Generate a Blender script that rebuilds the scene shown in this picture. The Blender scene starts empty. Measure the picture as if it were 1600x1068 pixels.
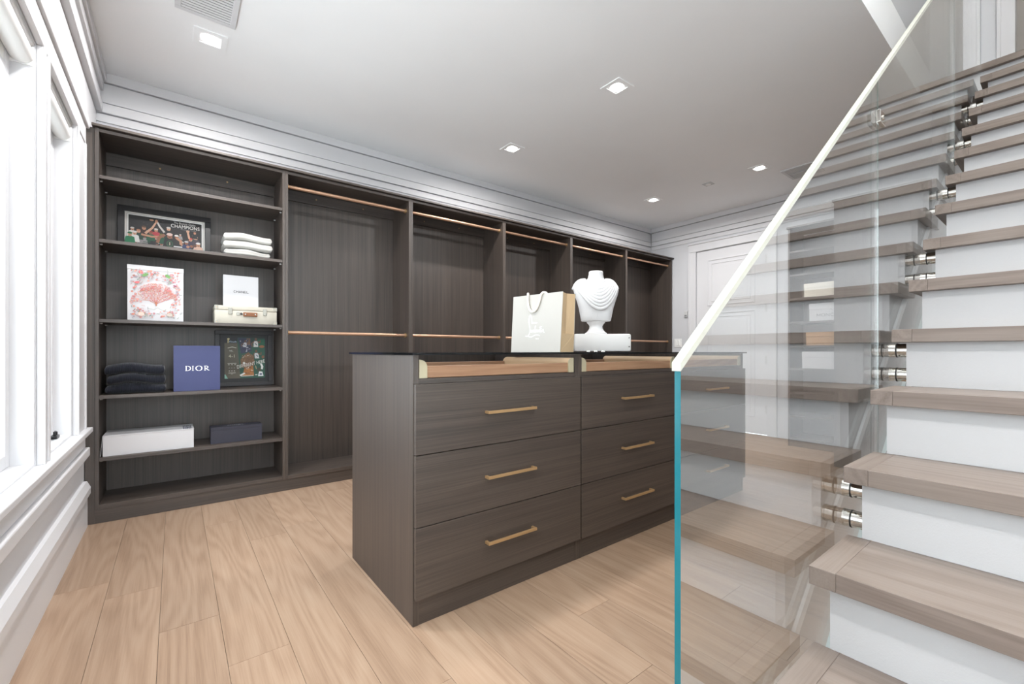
import bpy, bmesh, math, random
from mathutils import Vector, Matrix
R = math.radians
sc = bpy.context.scene
col = sc.collection

# ------------------------------------------------------------------ camera
cam_d = bpy.data.cameras.new('camera'); cam = bpy.data.objects.new('camera', cam_d); col.objects.link(cam)
cam.location = (0, 0, 1.05); cam.rotation_euler = (R(90), 0, R(51.944 - 90))
cam_d.sensor_width = 36; cam_d.lens = 683.51 * 36 / 1600
cam_d.shift_x = -7.9 / 1600; cam_d.shift_y = 14.86 / 1600
cam_d.clip_start = 0.02
sc.camera = cam

# ------------------------------------------------------------------ world / exposure
SKY = 6.2          # overcast daylight outside the windows
LAMP = 18.0        # watts in each recessed lamp
LAMP_UP = 22.0
sc.view_settings.view_transform = 'Standard'; sc.view_settings.look = 'None'
sc.view_settings.gamma = 1.0; sc.view_settings.use_curve_mapping = False
sc.view_settings.exposure = 0.33
w = bpy.data.worlds.new('World'); sc.world = w; w.use_nodes = True
bg = w.node_tree.nodes['Background']; bg.inputs[0].default_value = (0.88, 0.955, 1.0, 1); bg.inputs[1].default_value = SKY
sc.cycles.max_bounces = 10; sc.cycles.diffuse_bounces = 6; sc.cycles.glossy_bounces = 4
sc.cycles.transparent_max_bounces = 24; sc.cycles.transmission_bounces = 6
sc.cycles.sample_clamp_indirect = 6.0
sc.cycles.caustics_reflective = False; sc.cycles.caustics_refractive = False

# room dimensions (metres)
XL, XR, YB, YF, ZC = -0.43, 5.80, 4.06, -2.6, 2.928
WINDOWS = [(2.63, 3.295), (1.855, 2.52), (1.08, 1.745), (0.305, 0.97)]
ZS, ZH = 0.60, 2.25
for i, (a, b) in enumerate(WINDOWS):            # sky portals in the window openings
    l = bpy.data.lights.new('window_portal', 'AREA'); l.shape = 'RECTANGLE'; l.size = b - a; l.size_y = ZH - ZS
    l.cycles.is_portal = True
    o = bpy.data.objects.new('window_portal', l); col.objects.link(o)
    o.location = (-0.53, (a + b) / 2, (ZS + ZH) / 2); o.rotation_euler = (R(90), 0, R(-90))

ADDED_WIN = [(-.2, .95), (1.4, 2.55)]          # unseen windows added behind the viewer for more daylight on ceiling and wardrobe
for a, b in ADDED_WIN:  # sky portals over the added openings
    l = bpy.data.lights.new('window_portal', 'AREA'); l.shape = 'RECTANGLE'; l.size = b - a; l.size_y = 2.2
    l.cycles.is_portal = True
    o = bpy.data.objects.new('window_portal', l); col.objects.link(o)
    o.location = ((a + b) / 2, YF - .08, 1.35); o.rotation_euler = (R(90), 0, R(180))
# ------------------------------------------------------------------ materials
def lin(c): return tuple((v / 12.92 if v <= .04045 else ((v + .055) / 1.055) ** 2.4) for v in c)
def rgb(r, g, b): return lin((r / 255, g / 255, b / 255)) + (1,)
def mat(name, color, rough=.5, metal=0.0, spec=.5, **kw):
    m = bpy.data.materials.new(name); m.use_nodes = True
    p = m.node_tree.nodes['Principled BSDF']
    p.inputs['Base Color'].default_value = color; p.inputs['Roughness'].default_value = rough
    p.inputs['Metallic'].default_value = metal; p.inputs['Specular IOR Level'].default_value = spec
    for k, v in kw.items(): p.inputs[k].default_value = v
    return m
class NT:
    def __init__(s, m): s.t = m.node_tree; s.p = s.t.nodes['Principled BSDF']
    def n(s, typ, **kw):
        nd = s.t.nodes.new(typ)
        for k, v in kw.items(): setattr(nd, k, v)
        return nd
    def l(s, a, b): s.t.links.new(a, b)
    def math(s, op, a, b=None, c=None):
        nd = s.n('ShaderNodeMath', operation=op)
        for i, v in enumerate((a, b, c)):
            if v is None: continue
            if isinstance(v, (int, float)): nd.inputs[i].default_value = v
            else: s.l(v, nd.inputs[i])
        return nd.outputs[0]
    def coords(s, scale, rnd=0.0, kind='Position'):
        if kind == 'Position': v = s.n('ShaderNodeNewGeometry').outputs['Position']
        else: v = s.n('ShaderNodeTexCoord').outputs[kind]
        if rnd:
            oi = s.n('ShaderNodeObjectInfo'); sc_ = s.n('ShaderNodeVectorMath', operation='SCALE')
            cb = s.n('ShaderNodeCombineXYZ')
            for i in range(3): s.l(oi.outputs['Random'], cb.inputs[i])
            s.l(cb.outputs[0], sc_.inputs[0]); sc_.inputs['Scale'].default_value = rnd
            ad = s.n('ShaderNodeVectorMath', operation='ADD'); s.l(v, ad.inputs[0]); s.l(sc_.outputs[0], ad.inputs[1]); v = ad.outputs[0]
        mp = s.n('ShaderNodeMapping'); mp.inputs['Scale'].default_value = scale; s.l(v, mp.inputs[0])
        return mp.outputs[0]
    def noise(s, vec, scale=1.0, detail=3, rough=.55):
        nd = s.n('ShaderNodeTexNoise'); nd.inputs['Scale'].default_value = scale
        nd.inputs['Detail'].default_value = detail; nd.inputs['Roughness'].default_value = rough
        s.l(vec, nd.inputs['Vector']); return nd.outputs[0]
    def ramp(s, fac, stops):
        nd = s.n('ShaderNodeValToRGB'); e = nd.color_ramp.elements
        while len(e) < len(stops): e.new(.5)
        for i, (p, c) in enumerate(stops): e[i].position = p; e[i].color = c
        s.l(fac, nd.inputs[0]); return nd.outputs[0]
    def bump(s, h, strength=.1, dist=.002):
        b = s.n('ShaderNodeBump'); b.inputs['Strength'].default_value = strength; b.inputs['Distance'].default_value = dist
        s.l(h, b.inputs['Height']); s.l(b.outputs[0], s.p.inputs['Normal'])

def laminate(name, scale, c0, c1, rough=.46):
    m = mat(name, c0, rough, spec=.85); t = NT(m)
    a = t.noise(t.coords(scale, 7.0), 1, 4, .65)
    b = t.noise(t.coords(tuple(v * .18 for v in scale), 3.0), 1, 2, .5)
    f = t.math('ADD', t.math('MULTIPLY', a, .65), t.math('MULTIPLY', b, .35))
    t.l(t.ramp(f, [(.33, c0), (.68, c1)]), t.p.inputs['Base Color']); t.bump(a, .08, .001)
    return m
DK0, DK1 = rgb(43, 36, 33), rgb(83, 72, 64)
M = {}
M['dark_v'] = laminate('dark_laminate_upright_grain', (190, 190, 1.6), DK0, DK1)
M['dark_x'] = laminate('dark_laminate_level_grain', (1.6, 190, 190), DK0, DK1)
M['dark_y'] = laminate('dark_laminate_cross_grain', (190, 1.6, 190), DK0, DK1)

def oak(name, along, c0, c1, c2, rough=.42, rnd=9.0, var=.16):
    m = mat(name, c1, rough, spec=.35); t = NT(m)
    def sc3(a, b): return tuple(b if ax == along else a for ax in 'xyz')
    base = t.noise(t.coords(sc3(5.5, .55), rnd), 1, 1.5, .45)
    ring = t.math('SINE', t.math('MULTIPLY', base, 88.0))
    ring = t.math('MULTIPLY_ADD', ring, .5, .5)
    fine = t.noise(t.coords(sc3(230, 5), rnd), 1, 3, .6)
    mid = t.noise(t.coords(sc3(28, 1.2), rnd), 1, 3, .6)
    f = t.math('ADD', t.math('MULTIPLY', ring, .15), t.math('ADD', t.math('MULTIPLY', fine, .42), t.math('MULTIPLY', mid, .43)))
    cr = t.ramp(f, [(.25, c0), (.5, c1), (.75, c2)])
    oi = t.n('ShaderNodeObjectInfo'); hs = t.n('ShaderNodeHueSaturation')
    t.l(cr, hs.inputs['Color']); t.l(t.math('MULTIPLY_ADD', oi.outputs['Random'], var, 1 - var * .6), hs.inputs['Value'])
    t.l(hs.outputs[0], t.p.inputs['Base Color']); t.bump(f, .12, .001)
    return m
M['floor'] = oak('floor_oak', 'y', rgb(136, 111, 91), rgb(158, 133, 112), rgb(169, 146, 125), .42)
M['tread'] = oak('tread_oak', 'y', rgb(113, 100, 92), rgb(131, 119, 111), rgb(142, 131, 123), .40, var=.08)
M['tread_edge'] = oak('tread_edge_oak', 'x', rgb(113, 100, 92), rgb(131, 119, 111), rgb(142, 131, 123), .40, var=.06)
M['tray_wood'] = oak('tray_wood', 'x', rgb(140, 104, 80), rgb(165, 128, 100), rgb(184, 150, 122), .4)

def plaster(name, c, bump=.05, rough=.7, scale=140):
    m = mat(name, c, rough, spec=.25); t = NT(m)
    a = t.noise(t.coords((scale,) * 3), 1, 3); t.bump(a, bump, .001)
    f = t.noise(t.coords((1.3,) * 3), 1, 2)
    k = .96
    t.l(t.ramp(f, [(.3, tuple(v * k for v in c[:3]) + (1,)), (.7, c)]), t.p.inputs['Base Color'])
    return m
M['wall'] = plaster('white_wall_paint', rgb(207, 208, 211))
M['ceil'] = plaster('ceiling_paint', rgb(250, 251, 252))
M['trim'] = plaster('satin_white_trim', rgb(216, 216, 218), .02, .38, 60)
M['riser'] = plaster('white_riser_paint', rgb(200, 200, 201), .35, .6, 260)
M['grey_wall'] = plaster('grey_wall_paint', rgb(196, 193, 190))
M['plastic'] = mat('white_plastic', rgb(238, 238, 236), .35)
M['plate'] = mat('light_grey_plastic', rgb(200, 200, 200), .4)
M['screen'] = mat('grey_screen', rgb(128, 130, 132), .3)
M['black'] = mat('black_satin', rgb(22, 22, 24), .35)
M['dark_slot'] = mat('dark_duct', rgb(40, 40, 42), .8)
M['brass'] = mat('brushed_brass', rgb(190, 156, 114), .42, .6)
M['copper'] = mat('rose_copper_rod', rgb(198, 160, 134), .38, .7)
M['chrome'] = mat('polished_chrome', rgb(215, 212, 205), .08, 1.0)
M['nickel'] = mat('dull_nickel', rgb(150, 147, 138), .35, .7)
M['rubber'] = mat('black_rubber', rgb(18, 18, 20), .6)
M['beige_cap'] = mat('beige_end_cap', rgb(176, 168, 142), .45)
M['tan_rail'] = mat('tan_leather_rail', rgb(214, 180, 142), .45)
M['linen'] = plaster('linen_tray_liner', rgb(190, 178, 168), .2, .85, 400)
M['cap'] = mat('pale_metal_handrail_cap', rgb(182, 183, 172), .35, .0)
M['paper'] = plaster('cream_paper', rgb(187, 184, 178), .03, .6)
M['kraft'] = plaster('kraft_gusset_paper', rgb(205, 178, 142), .05, .6)
M['rope'] = mat('ivory_cord', rgb(238, 230, 218), .6)
M['marble'] = plaster('matt_white_resin', rgb(226, 225, 225), .04, .5)
M['white_case'] = mat('white_leatherette', rgb(222, 220, 217), .4)
M['white_card'] = mat('white_card', rgb(202, 201, 203), .45)
M['ivory_card'] = mat('ivory_card', rgb(232, 226, 212), .5)
M['tan_card'] = mat('tan_card', rgb(214, 178, 146), .5)
M['navy_card'] = mat('navy_card', rgb(56, 62, 104), .45)
M['char_card'] = mat('charcoal_card', rgb(44, 44, 56), .45)
M['suede'] = mat('cream_suitcase_fibre', rgb(190, 184, 170), .5)
M['leather'] = mat('brown_leather', rgb(126, 78, 46), .5)
M['frame_black'] = mat('black_frame_lacquer', rgb(16, 16, 20), .3)
M['frame_char'] = mat('dark_frame_wood', rgb(36, 32, 34), .4)
def knit(name, c, rib):
    m = mat(name, c, .9, spec=.15); t = NT(m)
    a = t.noise(t.coords((700, 700, 700), kind='Object'), 1, 2)
    t.bump(a, .3, .001); m.node_tree.nodes['Principled BSDF'].inputs['Sheen Weight'].default_value = .2
    return m
M['white_knit'] = knit('white_knit', rgb(188, 186, 181), 0)
M['navy_knit'] = knit('navy_ribbed_knit', rgb(25, 27, 36), 1)
M['blind'] = mat('white_blind_fabric', rgb(240, 240, 238), .8)

def glass(name, tint, f0=.04, edge=None):
    m = bpy.data.materials.new(name); m.use_nodes = True; t = m.node_tree; t.nodes.clear()
    out = t.nodes.new('ShaderNodeOutputMaterial'); mx = t.nodes.new('ShaderNodeMixShader')
    tr = t.nodes.new('ShaderNodeBsdfTransparent'); gl = t.nodes.new('ShaderNodeBsdfGlossy')
    tr.inputs[0].default_value = tint; gl.inputs['Roughness'].default_value = 0.0; gl.inputs[0].default_value = (1, 1, 1, 1)
    lw = t.nodes.new('ShaderNodeLayerWeight'); lw.inputs[0].default_value = .5
    pw = t.nodes.new('ShaderNodeMath'); pw.operation = 'POWER'; pw.inputs[1].default_value = 5; t.links.new(lw.outputs['Facing'], pw.inputs[0])
    ma = t.nodes.new('ShaderNodeMath'); ma.operation = 'MULTIPLY_ADD'; ma.inputs[1].default_value = 1 - f0; ma.inputs[2].default_value = f0
    t.links.new(pw.outputs[0], ma.inputs[0]); t.links.new(ma.outputs[0], mx.inputs[0])
    t.links.new(tr.outputs[0], mx.inputs[1]); t.links.new(gl.outputs[0], mx.inputs[2]); t.links.new(mx.outputs[0], out.inputs[0])
    return m
M['rail_glass'] = glass('clear_rail_glass', (.955, .97, .97, 1), .16)
M['pane'] = glass('window_pane_glass', (.97, .98, .98, 1))
M['top_glass'] = glass('smoked_top_glass', (.66, .68, .70, 1), .05)
M['teal'] = mat('teal_glass_edge', rgb(16, 108, 120), .12, 0, .6)
M['pale_edge'] = mat('polished_glass_edge', rgb(196, 214, 214), .15, 0, .6)
M['seam'] = mat('green_grey_seam', rgb(110, 128, 122), .2)
M['top_edge'] = mat('black_glass_edge', rgb(14, 16, 18), .1)
def emit(name, c, s):
    m = bpy.data.materials.new(name); m.use_nodes = True; t = m.node_tree; t.nodes.clear()
    o = t.nodes.new('ShaderNodeOutputMaterial'); e = t.nodes.new('ShaderNodeEmission'); e.inputs[0].default_value = c; e.inputs[1].default_value = s
    t.links.new(e.outputs[0], o.inputs[0]); return m
M['lamp'] = emit('lamp_lens', (1, .97, .92, 1), 14)
M['lamp_up'] = emit('warm_lamp_lens', (1, .9, .78, 1), 14)
def print_mat():
    m = mat('printed_ink', (1, 1, 1, 1), .45); t = NT(m)
    a = t.n('ShaderNodeAttribute', attribute_name='ink'); t.l(a.outputs['Color'], t.p.inputs['Base Color']); return m
M['ink'] = print_mat()

# ------------------------------------------------------------------ mesh helpers
def link(name, me, m, parent=None):
    o = bpy.data.objects.new(name, me); col.objects.link(o)
    for mm in (m if isinstance(m, (list, tuple)) else [m]): me.materials.append(M[mm] if isinstance(mm, str) else mm)
    if parent: o.parent = parent
    return o
class MB:
    def __init__(s): s.bm = bmesh.new()
    def box(s, x0, x1, y0, y1, z0, z1, bev=0.0, mi=0, mtx=None):
        d = bmesh.ops.create_cube(s.bm, size=1)
        vs = d['verts']
        for v in vs: v.co = Vector(((x0 + x1) / 2 + v.co.x * (x1 - x0), (y0 + y1) / 2 + v.co.y * (y1 - y0), (z0 + z1) / 2 + v.co.z * (z1 - z0)))
        if bev:
            es = list({e for v in vs for e in v.link_edges})
            r = bmesh.ops.bevel(s.bm, geom=es, offset=bev, segments=2, affect='EDGES', profile=.5)
            vs = list({v for f in r['faces'] for v in f.verts} | {v for v in vs if v.is_valid})
        if mtx: bmesh.ops.transform(s.bm, matrix=mtx, verts=vs)
        if mi:
            for f in {f for v in vs for f in v.link_faces}: f.material_index = mi
        return s
    def cyl(s, a, b, r, seg=20, r2=None, cap=True):
        a, b = Vector(a), Vector(b); d = b - a
        g = bmesh.ops.create_cone(s.bm, cap_ends=cap, segments=seg, radius1=r, radius2=r if r2 is None else r2, depth=d.length)
        q = d.to_track_quat('Z', 'Y').to_matrix().to_4x4()
        bmesh.ops.transform(s.bm, matrix=Matrix.Translation((a + b) / 2) @ q, verts=g['verts']); return s
    def prism(s, pts, mapf, a, b):          # polygon pts extruded between a and b along the third axis
        v0 = [s.bm.verts.new(mapf(p, a)) for p in pts]; v1 = [s.bm.verts.new(mapf(p, b)) for p in pts]
        n = len(pts); s.bm.faces.new(v0); s.bm.faces.new(list(reversed(v1)))
        for i in range(n): s.bm.faces.new((v0[i], v1[i], v1[(i + 1) % n], v0[(i + 1) % n]))
        return s
    def loft(s, rings, closed=True, caps=True):
        R_ = [[s.bm.verts.new(p) for p in r] for r in rings]; n = len(R_[0])
        for a, b in zip(R_, R_[1:]):
            for i in range(n if closed else n - 1): s.bm.faces.new((a[i], a[(i + 1) % n], b[(i + 1) % n], b[i]))
        if caps: s.bm.faces.new(list(reversed(R_[0]))); s.bm.faces.new(R_[-1])
        return s
    def tube(s, pts, r, seg=10, flat=1.0):
        pts = [Vector(p) for p in pts]; rings = []; up = None
        for i, p in enumerate(pts):
            t = (pts[min(i + 1, len(pts) - 1)] - pts[max(i - 1, 0)]).normalized()
            if up is None: up = t.orthogonal().normalized()
            up = (up - t * up.dot(t)).normalized(); bi = t.cross(up)
            rr = r(i / (len(pts) - 1)) if callable(r) else r
            rings.append([p + up * math.cos(2 * math.pi * k / seg) * rr + bi * math.sin(2 * math.pi * k / seg) * rr * flat for k in range(seg)])
        return s.loft(rings)
    def me(s, name, smooth=False):
        bmesh.ops.recalc_face_normals(s.bm, faces=s.bm.faces)
        me = bpy.data.meshes.new(name); s.bm.to_mesh(me); s.bm.free()
        if smooth:
            for p in me.polygons: p.use_smooth = True
        return me
    def build(s, name, m, parent=None, smooth=False): return link(name, s.me(name, smooth), m, parent)
def smooth_by_angle(o, a=40):
    me = o.data
    bm = bmesh.new(); bm.from_mesh(me)
    for e in bm.edges: e.smooth = not (len(e.link_faces) == 2 and e.calc_face_angle(0) > R(a))
    for f in bm.faces: f.smooth = True
    bm.to_mesh(me); bm.free(); return o
def bx(name, m, parent, *c, bev=0.0): return MB().box(*c, bev=bev).build(name, m, parent)
def thing(name, label, cat, loc=(0, 0, 0), group=None, rz=0.0):
    o = bpy.data.objects.new(name, None); col.objects.link(o); o.empty_display_size = .05
    o.location = loc; o.rotation_euler = (0, 0, rz)
    return tag(o, label, cat, group)
def tag(o, label, cat, group=None):
    o['label'] = label; o['category'] = cat
    if group: o['group'] = group
    return o
def struct(o, label=None, cat=None):
    o['kind'] = 'structure'
    if label: o['label'] = label
    if cat: o['category'] = cat
    return o
def sbx(name, m, *c, label=None, cat=None, bev=0.0): return struct(bx(name, m, None, *c, bev=bev), label, cat)
def local(parent, o):      # keep world-space mesh data under a moved parent (for axis-aligned, unrotated parents)
    o.matrix_parent_inverse = Matrix.Translation(-Vector(parent.location)); return o
_old_link = link
def link(name, me, m, parent=None):
    o = _old_link(name, me, m, parent)
    if parent is not None and parent.get('world_parts'): local(parent, o)
    return o
def wthing(name, label, cat, loc, group=None):      # parts are written in world coordinates
    o = thing(name, label, cat, loc, group); o['world_parts'] = True; return o

# flat print: coloured polygons stacked in thin layers on a face (u right, v up, metres)
class Print:
    def __init__(s): s.f = []
    def poly(s, pts, c): s.f.append((list(pts), c)); return s
    def rect(s, x0, y0, x1, y1, c): return s.poly([(x0, y0), (x1, y0), (x1, y1), (x0, y1)], c)
    def ell(s, x, y, rx, ry, c, a=0.0, n=14):
        ca, sa = math.cos(a), math.sin(a)
        return s.poly([(x + rx * math.cos(t) * ca - ry * math.sin(t) * sa, y + rx * math.cos(t) * sa + ry * math.sin(t) * ca) for t in [2 * math.pi * k / n for k in range(n)]], c)
    def line(s, pts, wd, c):
        for i, (a, b) in enumerate(zip(pts, pts[1:])):
            dx, dy = b[0] - a[0], b[1] - a[1]; L = math.hypot(dx, dy) or 1e-9
            w0 = (wd(i / max(1, len(pts) - 1)) if callable(wd) else wd) / 2; w1 = (wd((i + 1) / max(1, len(pts) - 1)) if callable(wd) else wd) / 2
            nx, ny = -dy / L, dx / L; ex, ey = dx / L * min(w0, w1) * .4, dy / L * min(w0, w1) * .4
            s.poly([(a[0] + nx * w0 - ex, a[1] + ny * w0 - ey), (a[0] - nx * w0 - ex, a[1] - ny * w0 - ey), (b[0] - nx * w1 + ex, b[1] - ny * w1 + ey), (b[0] + nx * w1 + ex, b[1] + ny * w1 + ey)], c)
        return s
    def text(s, txt, x, y, h, c, width=None, rot=0.0, shear=0.0):
        cu = bpy.data.curves.new('t', 'FONT'); cu.body = txt; cu.resolution_u = 3; cu.shear = shear
        o = bpy.data.objects.new('t', cu); col.objects.link(o); dg = bpy.context.evaluated_depsgraph_get(); dg.update()
        me = o.evaluated_get(dg).to_mesh(); vs = [v.co.copy() for v in me.vertices]; fs = [list(p.vertices) for p in me.polygons]
        o.evaluated_get(dg).to_mesh_clear(); bpy.data.objects.remove(o); bpy.data.curves.remove(cu)
        if not vs: return s
        x0 = min(v.x for v in vs); x1 = max(v.x for v in vs); y0 = min(v.y for v in vs); y1 = max(v.y for v in vs)
        ky = h / (y1 - y0); kx = (width / (x1 - x0)) if width else ky
        ca, sa = math.cos(rot), math.sin(rot)
        def q(v):
            a, b = (v.x - (x0 + x1) / 2) * kx, (v.y - (y0 + y1) / 2) * ky
            return (x + a * ca - b * sa, y + a * sa + b * ca)
        for f in fs: s.poly([q(vs[i]) for i in f], c)
        s.lay = True
        return s
    def build(s, name, parent, org, ux, uy, base=.0004, step=.000004):
        org, ux, uy = Vector(org), Vector(ux).normalized(), Vector(uy).normalized(); n = ux.cross(uy)
        vs, fs, cs = [], [], []
        for i, (p, c) in enumerate(s.f):
            k = len(vs); off = n * (base + step * i)
            vs += [org + ux * a + uy * b + off for a, b in p]; fs.append(list(range(k, k + len(p)))); cs.append(rgb(*c))
        me = bpy.data.meshes.new(name); me.from_pydata(vs, [], fs)
        at = me.color_attributes.new('ink', 'FLOAT_COLOR', 'CORNER'); j = 0
        for p, c in zip(me.polygons, cs):
            for li in p.loop_indices: at.data[li].color = c
        return link(name, me, 'ink', parent)

# ================================================================== THE ROOM
# ---- floor with oak planks
floor = sbx('floor', 'dark_slot', XL - .1, XR + .1, YF - .1, YB + .1, -.05, -.012, label='light oak plank floor', cat='floor')
random.seed(4)
PW = .187; x = XL + .01
while x < XR:
    y = YF - random.random() * 1.4
    while y < YB:
        L = random.uniform(.9, 2.3); a, b = max(y, YF), min(y + L, YB)
        if b - a > .03:
            x1 = min(x + PW, XR)
            o = bx('plank', 'floor', floor, x + .0006, x1 - .0006, a + .0006, b - .0006, -.014, random.uniform(-.0004, 0))
        y += L
    x += PW
# ---- walls
wl = MB(); T = -.56
ys = sorted([v for ab in WINDOWS for v in ab])
wl.box(T, XL, YF - .1, YB + .1, -.05, ZS - .03); wl.box(T, XL, YF - .1, YB + .1, ZH, ZC + .3)
edges = [YF - .1] + ys + [YB + .1]
for i in range(0, len(edges), 2): wl.box(T, XL, edges[i], edges[i + 1], ZS - .03, ZH)
struct(wl.build('wall_left', 'wall'), 'white window wall on the left side of the closet', 'wall')
sbx('wall_back', 'wall', XL, XR, YB, YB + .1, -.05, ZC + .3, label='white wall behind the dark wardrobe run', cat='wall')
wr = MB(); DY0, DY1, DZ = 2.363, 3.303, 2.449
wr.box(XR, XR + .12, YF - .1, DY0, -.05, 5.5); wr.box(XR, XR + .12, DY1, YB + .1, -.05, ZC + .3); wr.box(XR, XR + .12, DY0, DY1, DZ, ZC + .3)
struct(wr.build('wall_right', 'wall'), 'white far wall with the panelled door', 'wall')
wf = MB(); wf.box(XL, 3.1, YF - .1, YF, -.05, .25); wf.box(XL, 3.1, YF - .1, YF, 2.45, ZC + .3)
for a, b in ((XL, ADDED_WIN[0][0]), (ADDED_WIN[0][1], ADDED_WIN[1][0]), (ADDED_WIN[1][1], 3.1)): wf.box(a, b, YF - .1, YF, .25, 2.45)
struct(wf.build('wall_front', 'wall'), 'white wall with windows added for light behind the viewer', 'wall')
sbx('wall_alcove', 'wall', 3.0, 3.1, YF, -.9, -.05, ZC + .3, label='white side wall of the room behind the stairs', cat='wall')
sbx('wall_stair', 'wall', 1.9, XR, -.9, -.8, -.05, 5.5, label='white wall along the far side of the staircase', cat='wall')
sbx('wall_understairs', 'wall', 4.745, XR, .62, .706, -.05, ZC, label='white wall beside the upper stairs', cat='wall')
ce = MB(); ce.box(T, XR + .1, .706, YB + .1, ZC, ZC + .3); ce.box(T, .45, YF - .1, .706, ZC, ZC + .3); ce.box(.45, 3.1, YF - .1, -.9, ZC, ZC + .3)
struct(ce.build('ceiling', 'ceil'), 'flat white ceiling with recessed lamps', 'ceiling')
sbx('wall_stairwell', 'wall', .35, XR, .708, .80, ZC + .3, 5.5, label='white stairwell wall rising above the ceiling edge', cat='wall')
sbx('wall_well_end', 'wall', .35, .45, -.9, .708, ZC + .3, 5.5, label='white end wall high in the stairwell', cat='wall')
sbx('ceiling_upper', 'ceil', .35, XR, -.9, .80, 5.4, 5.5, label='white ceiling over the stairwell', cat='ceiling')

WE = WINDOWS[-1][0] - .115
# ---- crown mouldings (layered flat bands)
def bands(name, mk, label):
    b = MB()
    for z0, z1, p in ((2.863, ZC, .034), (2.728, 2.858, .022), (2.659, 2.722, .028), (2.60, 2.654, .010)): mk(b, z0, z1, p)
    struct(b.build(name, 'trim'), label, 'moulding')
bands('trim_1', lambda b, z0, z1, p: b.box(XL, XR, YB - p, YB, z0, z1, bev=.003), 'stepped white crown moulding over the wardrobe run')
bands('trim_2', lambda b, z0, z1, p: b.box(XR - p, XR, .706, YB - .034, z0, z1, bev=.003), 'stepped white crown moulding above the panelled door')
b = MB()
for z0, z1, p in ((2.863, ZC, .07), (2.80, 2.858, .055), (2.728, 2.795, .04), (2.659, 2.722, .05), (2.42, 2.655, .018)): b.box(XL, XL + p, YF, YB - .034, z0, z1, bev=.004)
struct(b.build('trim_3', 'trim'), 'stepped white crown moulding above the windows', 'moulding')
# head casing above windows
b = MB(); b.box(XL, -.395, WE - .02, 3.60, 2.365, 2.42, bev=.006); b.box(XL, -.408, WE, 3.571, 2.262, 2.36, bev=.004)
struct(b.build('trim_4', 'trim'), 'white head casing over the windows', 'moulding')
# window casings (upright boards)
n = 5
def casing(y0, y1, lab):
    global n
    b = MB(); b.box(XL - .0, -.412, y0, y1, ZS, 2.262, bev=.003)
    b.box(-.413, -.404, y0, y0 + .022, ZS, 2.262, bev=.003); b.box(-.413, -.404, y1 - .022, y1, ZS, 2.262, bev=.003)
    struct(b.build('trim_%d' % n, 'trim'), lab, 'casing'); n += 1
casing(3.305, 3.571, 'wide white window casing beside the wardrobe')
for a, c in zip(WINDOWS, WINDOWS[1:]): casing(c[1] + .008, a[0] - .008, 'narrow white post between two windows')
casing(WE, WE + .105, 'white casing at the end of the window bank')
# sill, apron, wainscot rail, baseboard
b = MB(); b.box(-.545, -.383, WE - .02, 3.62, ZS - .028, ZS, bev=.005)
struct(b.build('trim_%d' % n, 'trim'), 'deep white window sill', 'window sill'); n += 1
b = MB(); b.box(XL, -.414, WE, 3.60, .487, .57, bev=.002); b.box(XL, -.395, YF, 3.61, .432, .485, bev=.006)
struct(b.build('trim_%d' % n, 'trim'), 'white apron and rail below the window sill', 'moulding'); n += 1
b = MB(); b.prism([(XL, 0), (-.412, 0), (-.412, .19), (-.398, .197), (-.398, .235), (-.415, .272), (XL, .272)], lambda p, t: (p[0], t, p[1]), YF, 3.665)
struct(b.build('baseboard_left', 'trim'), 'tall white baseboard below the windows', 'baseboard')
b = MB(); b.prism([(XR, 0), (XR - .018, 0), (XR - .018, .17), (XR - .008, .19), (XR, .19)], lambda p, t: (p[0], t, p[1]), 3.445, 3.66)
struct(b.build('baseboard_right', 'trim'), 'white baseboard beside the panelled door', 'baseboard')

# ---- windows
def frame_rect(b, x0, x1, y0, y1, z0, z1, wd, bev=.002):
    b.box(x0, x1, y0, y0 + wd, z0, z1, bev=bev); b.box(x0, x1, y1 - wd, y1, z0, z1, bev=bev)
    b.box(x0, x1, y0 + wd, y1 - wd, z0, z0 + wd, bev=bev); b.box(x0, x1, y0 + wd, y1 - wd, z1 - wd, z1, bev=bev); return b
for i, (a, c) in enumerate(ADDED_WIN):  # frames and panes of the added, unseen daylight windows
    b = MB()
    for q in ((a, a + .06, .25, 2.45), (c - .06, c, .25, 2.45), (a + .06, c - .06, .25, .31), (a + .06, c - .06, 2.39, 2.45), ((a + c) / 2 - .02, (a + c) / 2 + .02, .31, 2.39)): b.box(q[0], q[1], YF - .08, YF - .02, q[2], q[3])
    win = struct(b.build('window_%d' % (5 + i), 'trim'), ['unseen window added for light near the window wall', 'unseen window added for light near the stairs'][i], 'window')
    for q in ((a + .06, (a + c) / 2 - .02), ((a + c) / 2 + .02, c - .06)): bx('pane', 'pane', win, q[0], q[1], YF - .055, YF - .05, .31, 2.39)
wl_names = ['white casement window beside the wardrobe', 'white casement window at the left edge of the view', 'third casement window from the wardrobe', 'fourth casement window from the wardrobe', 'casement window behind the viewer']
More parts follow.
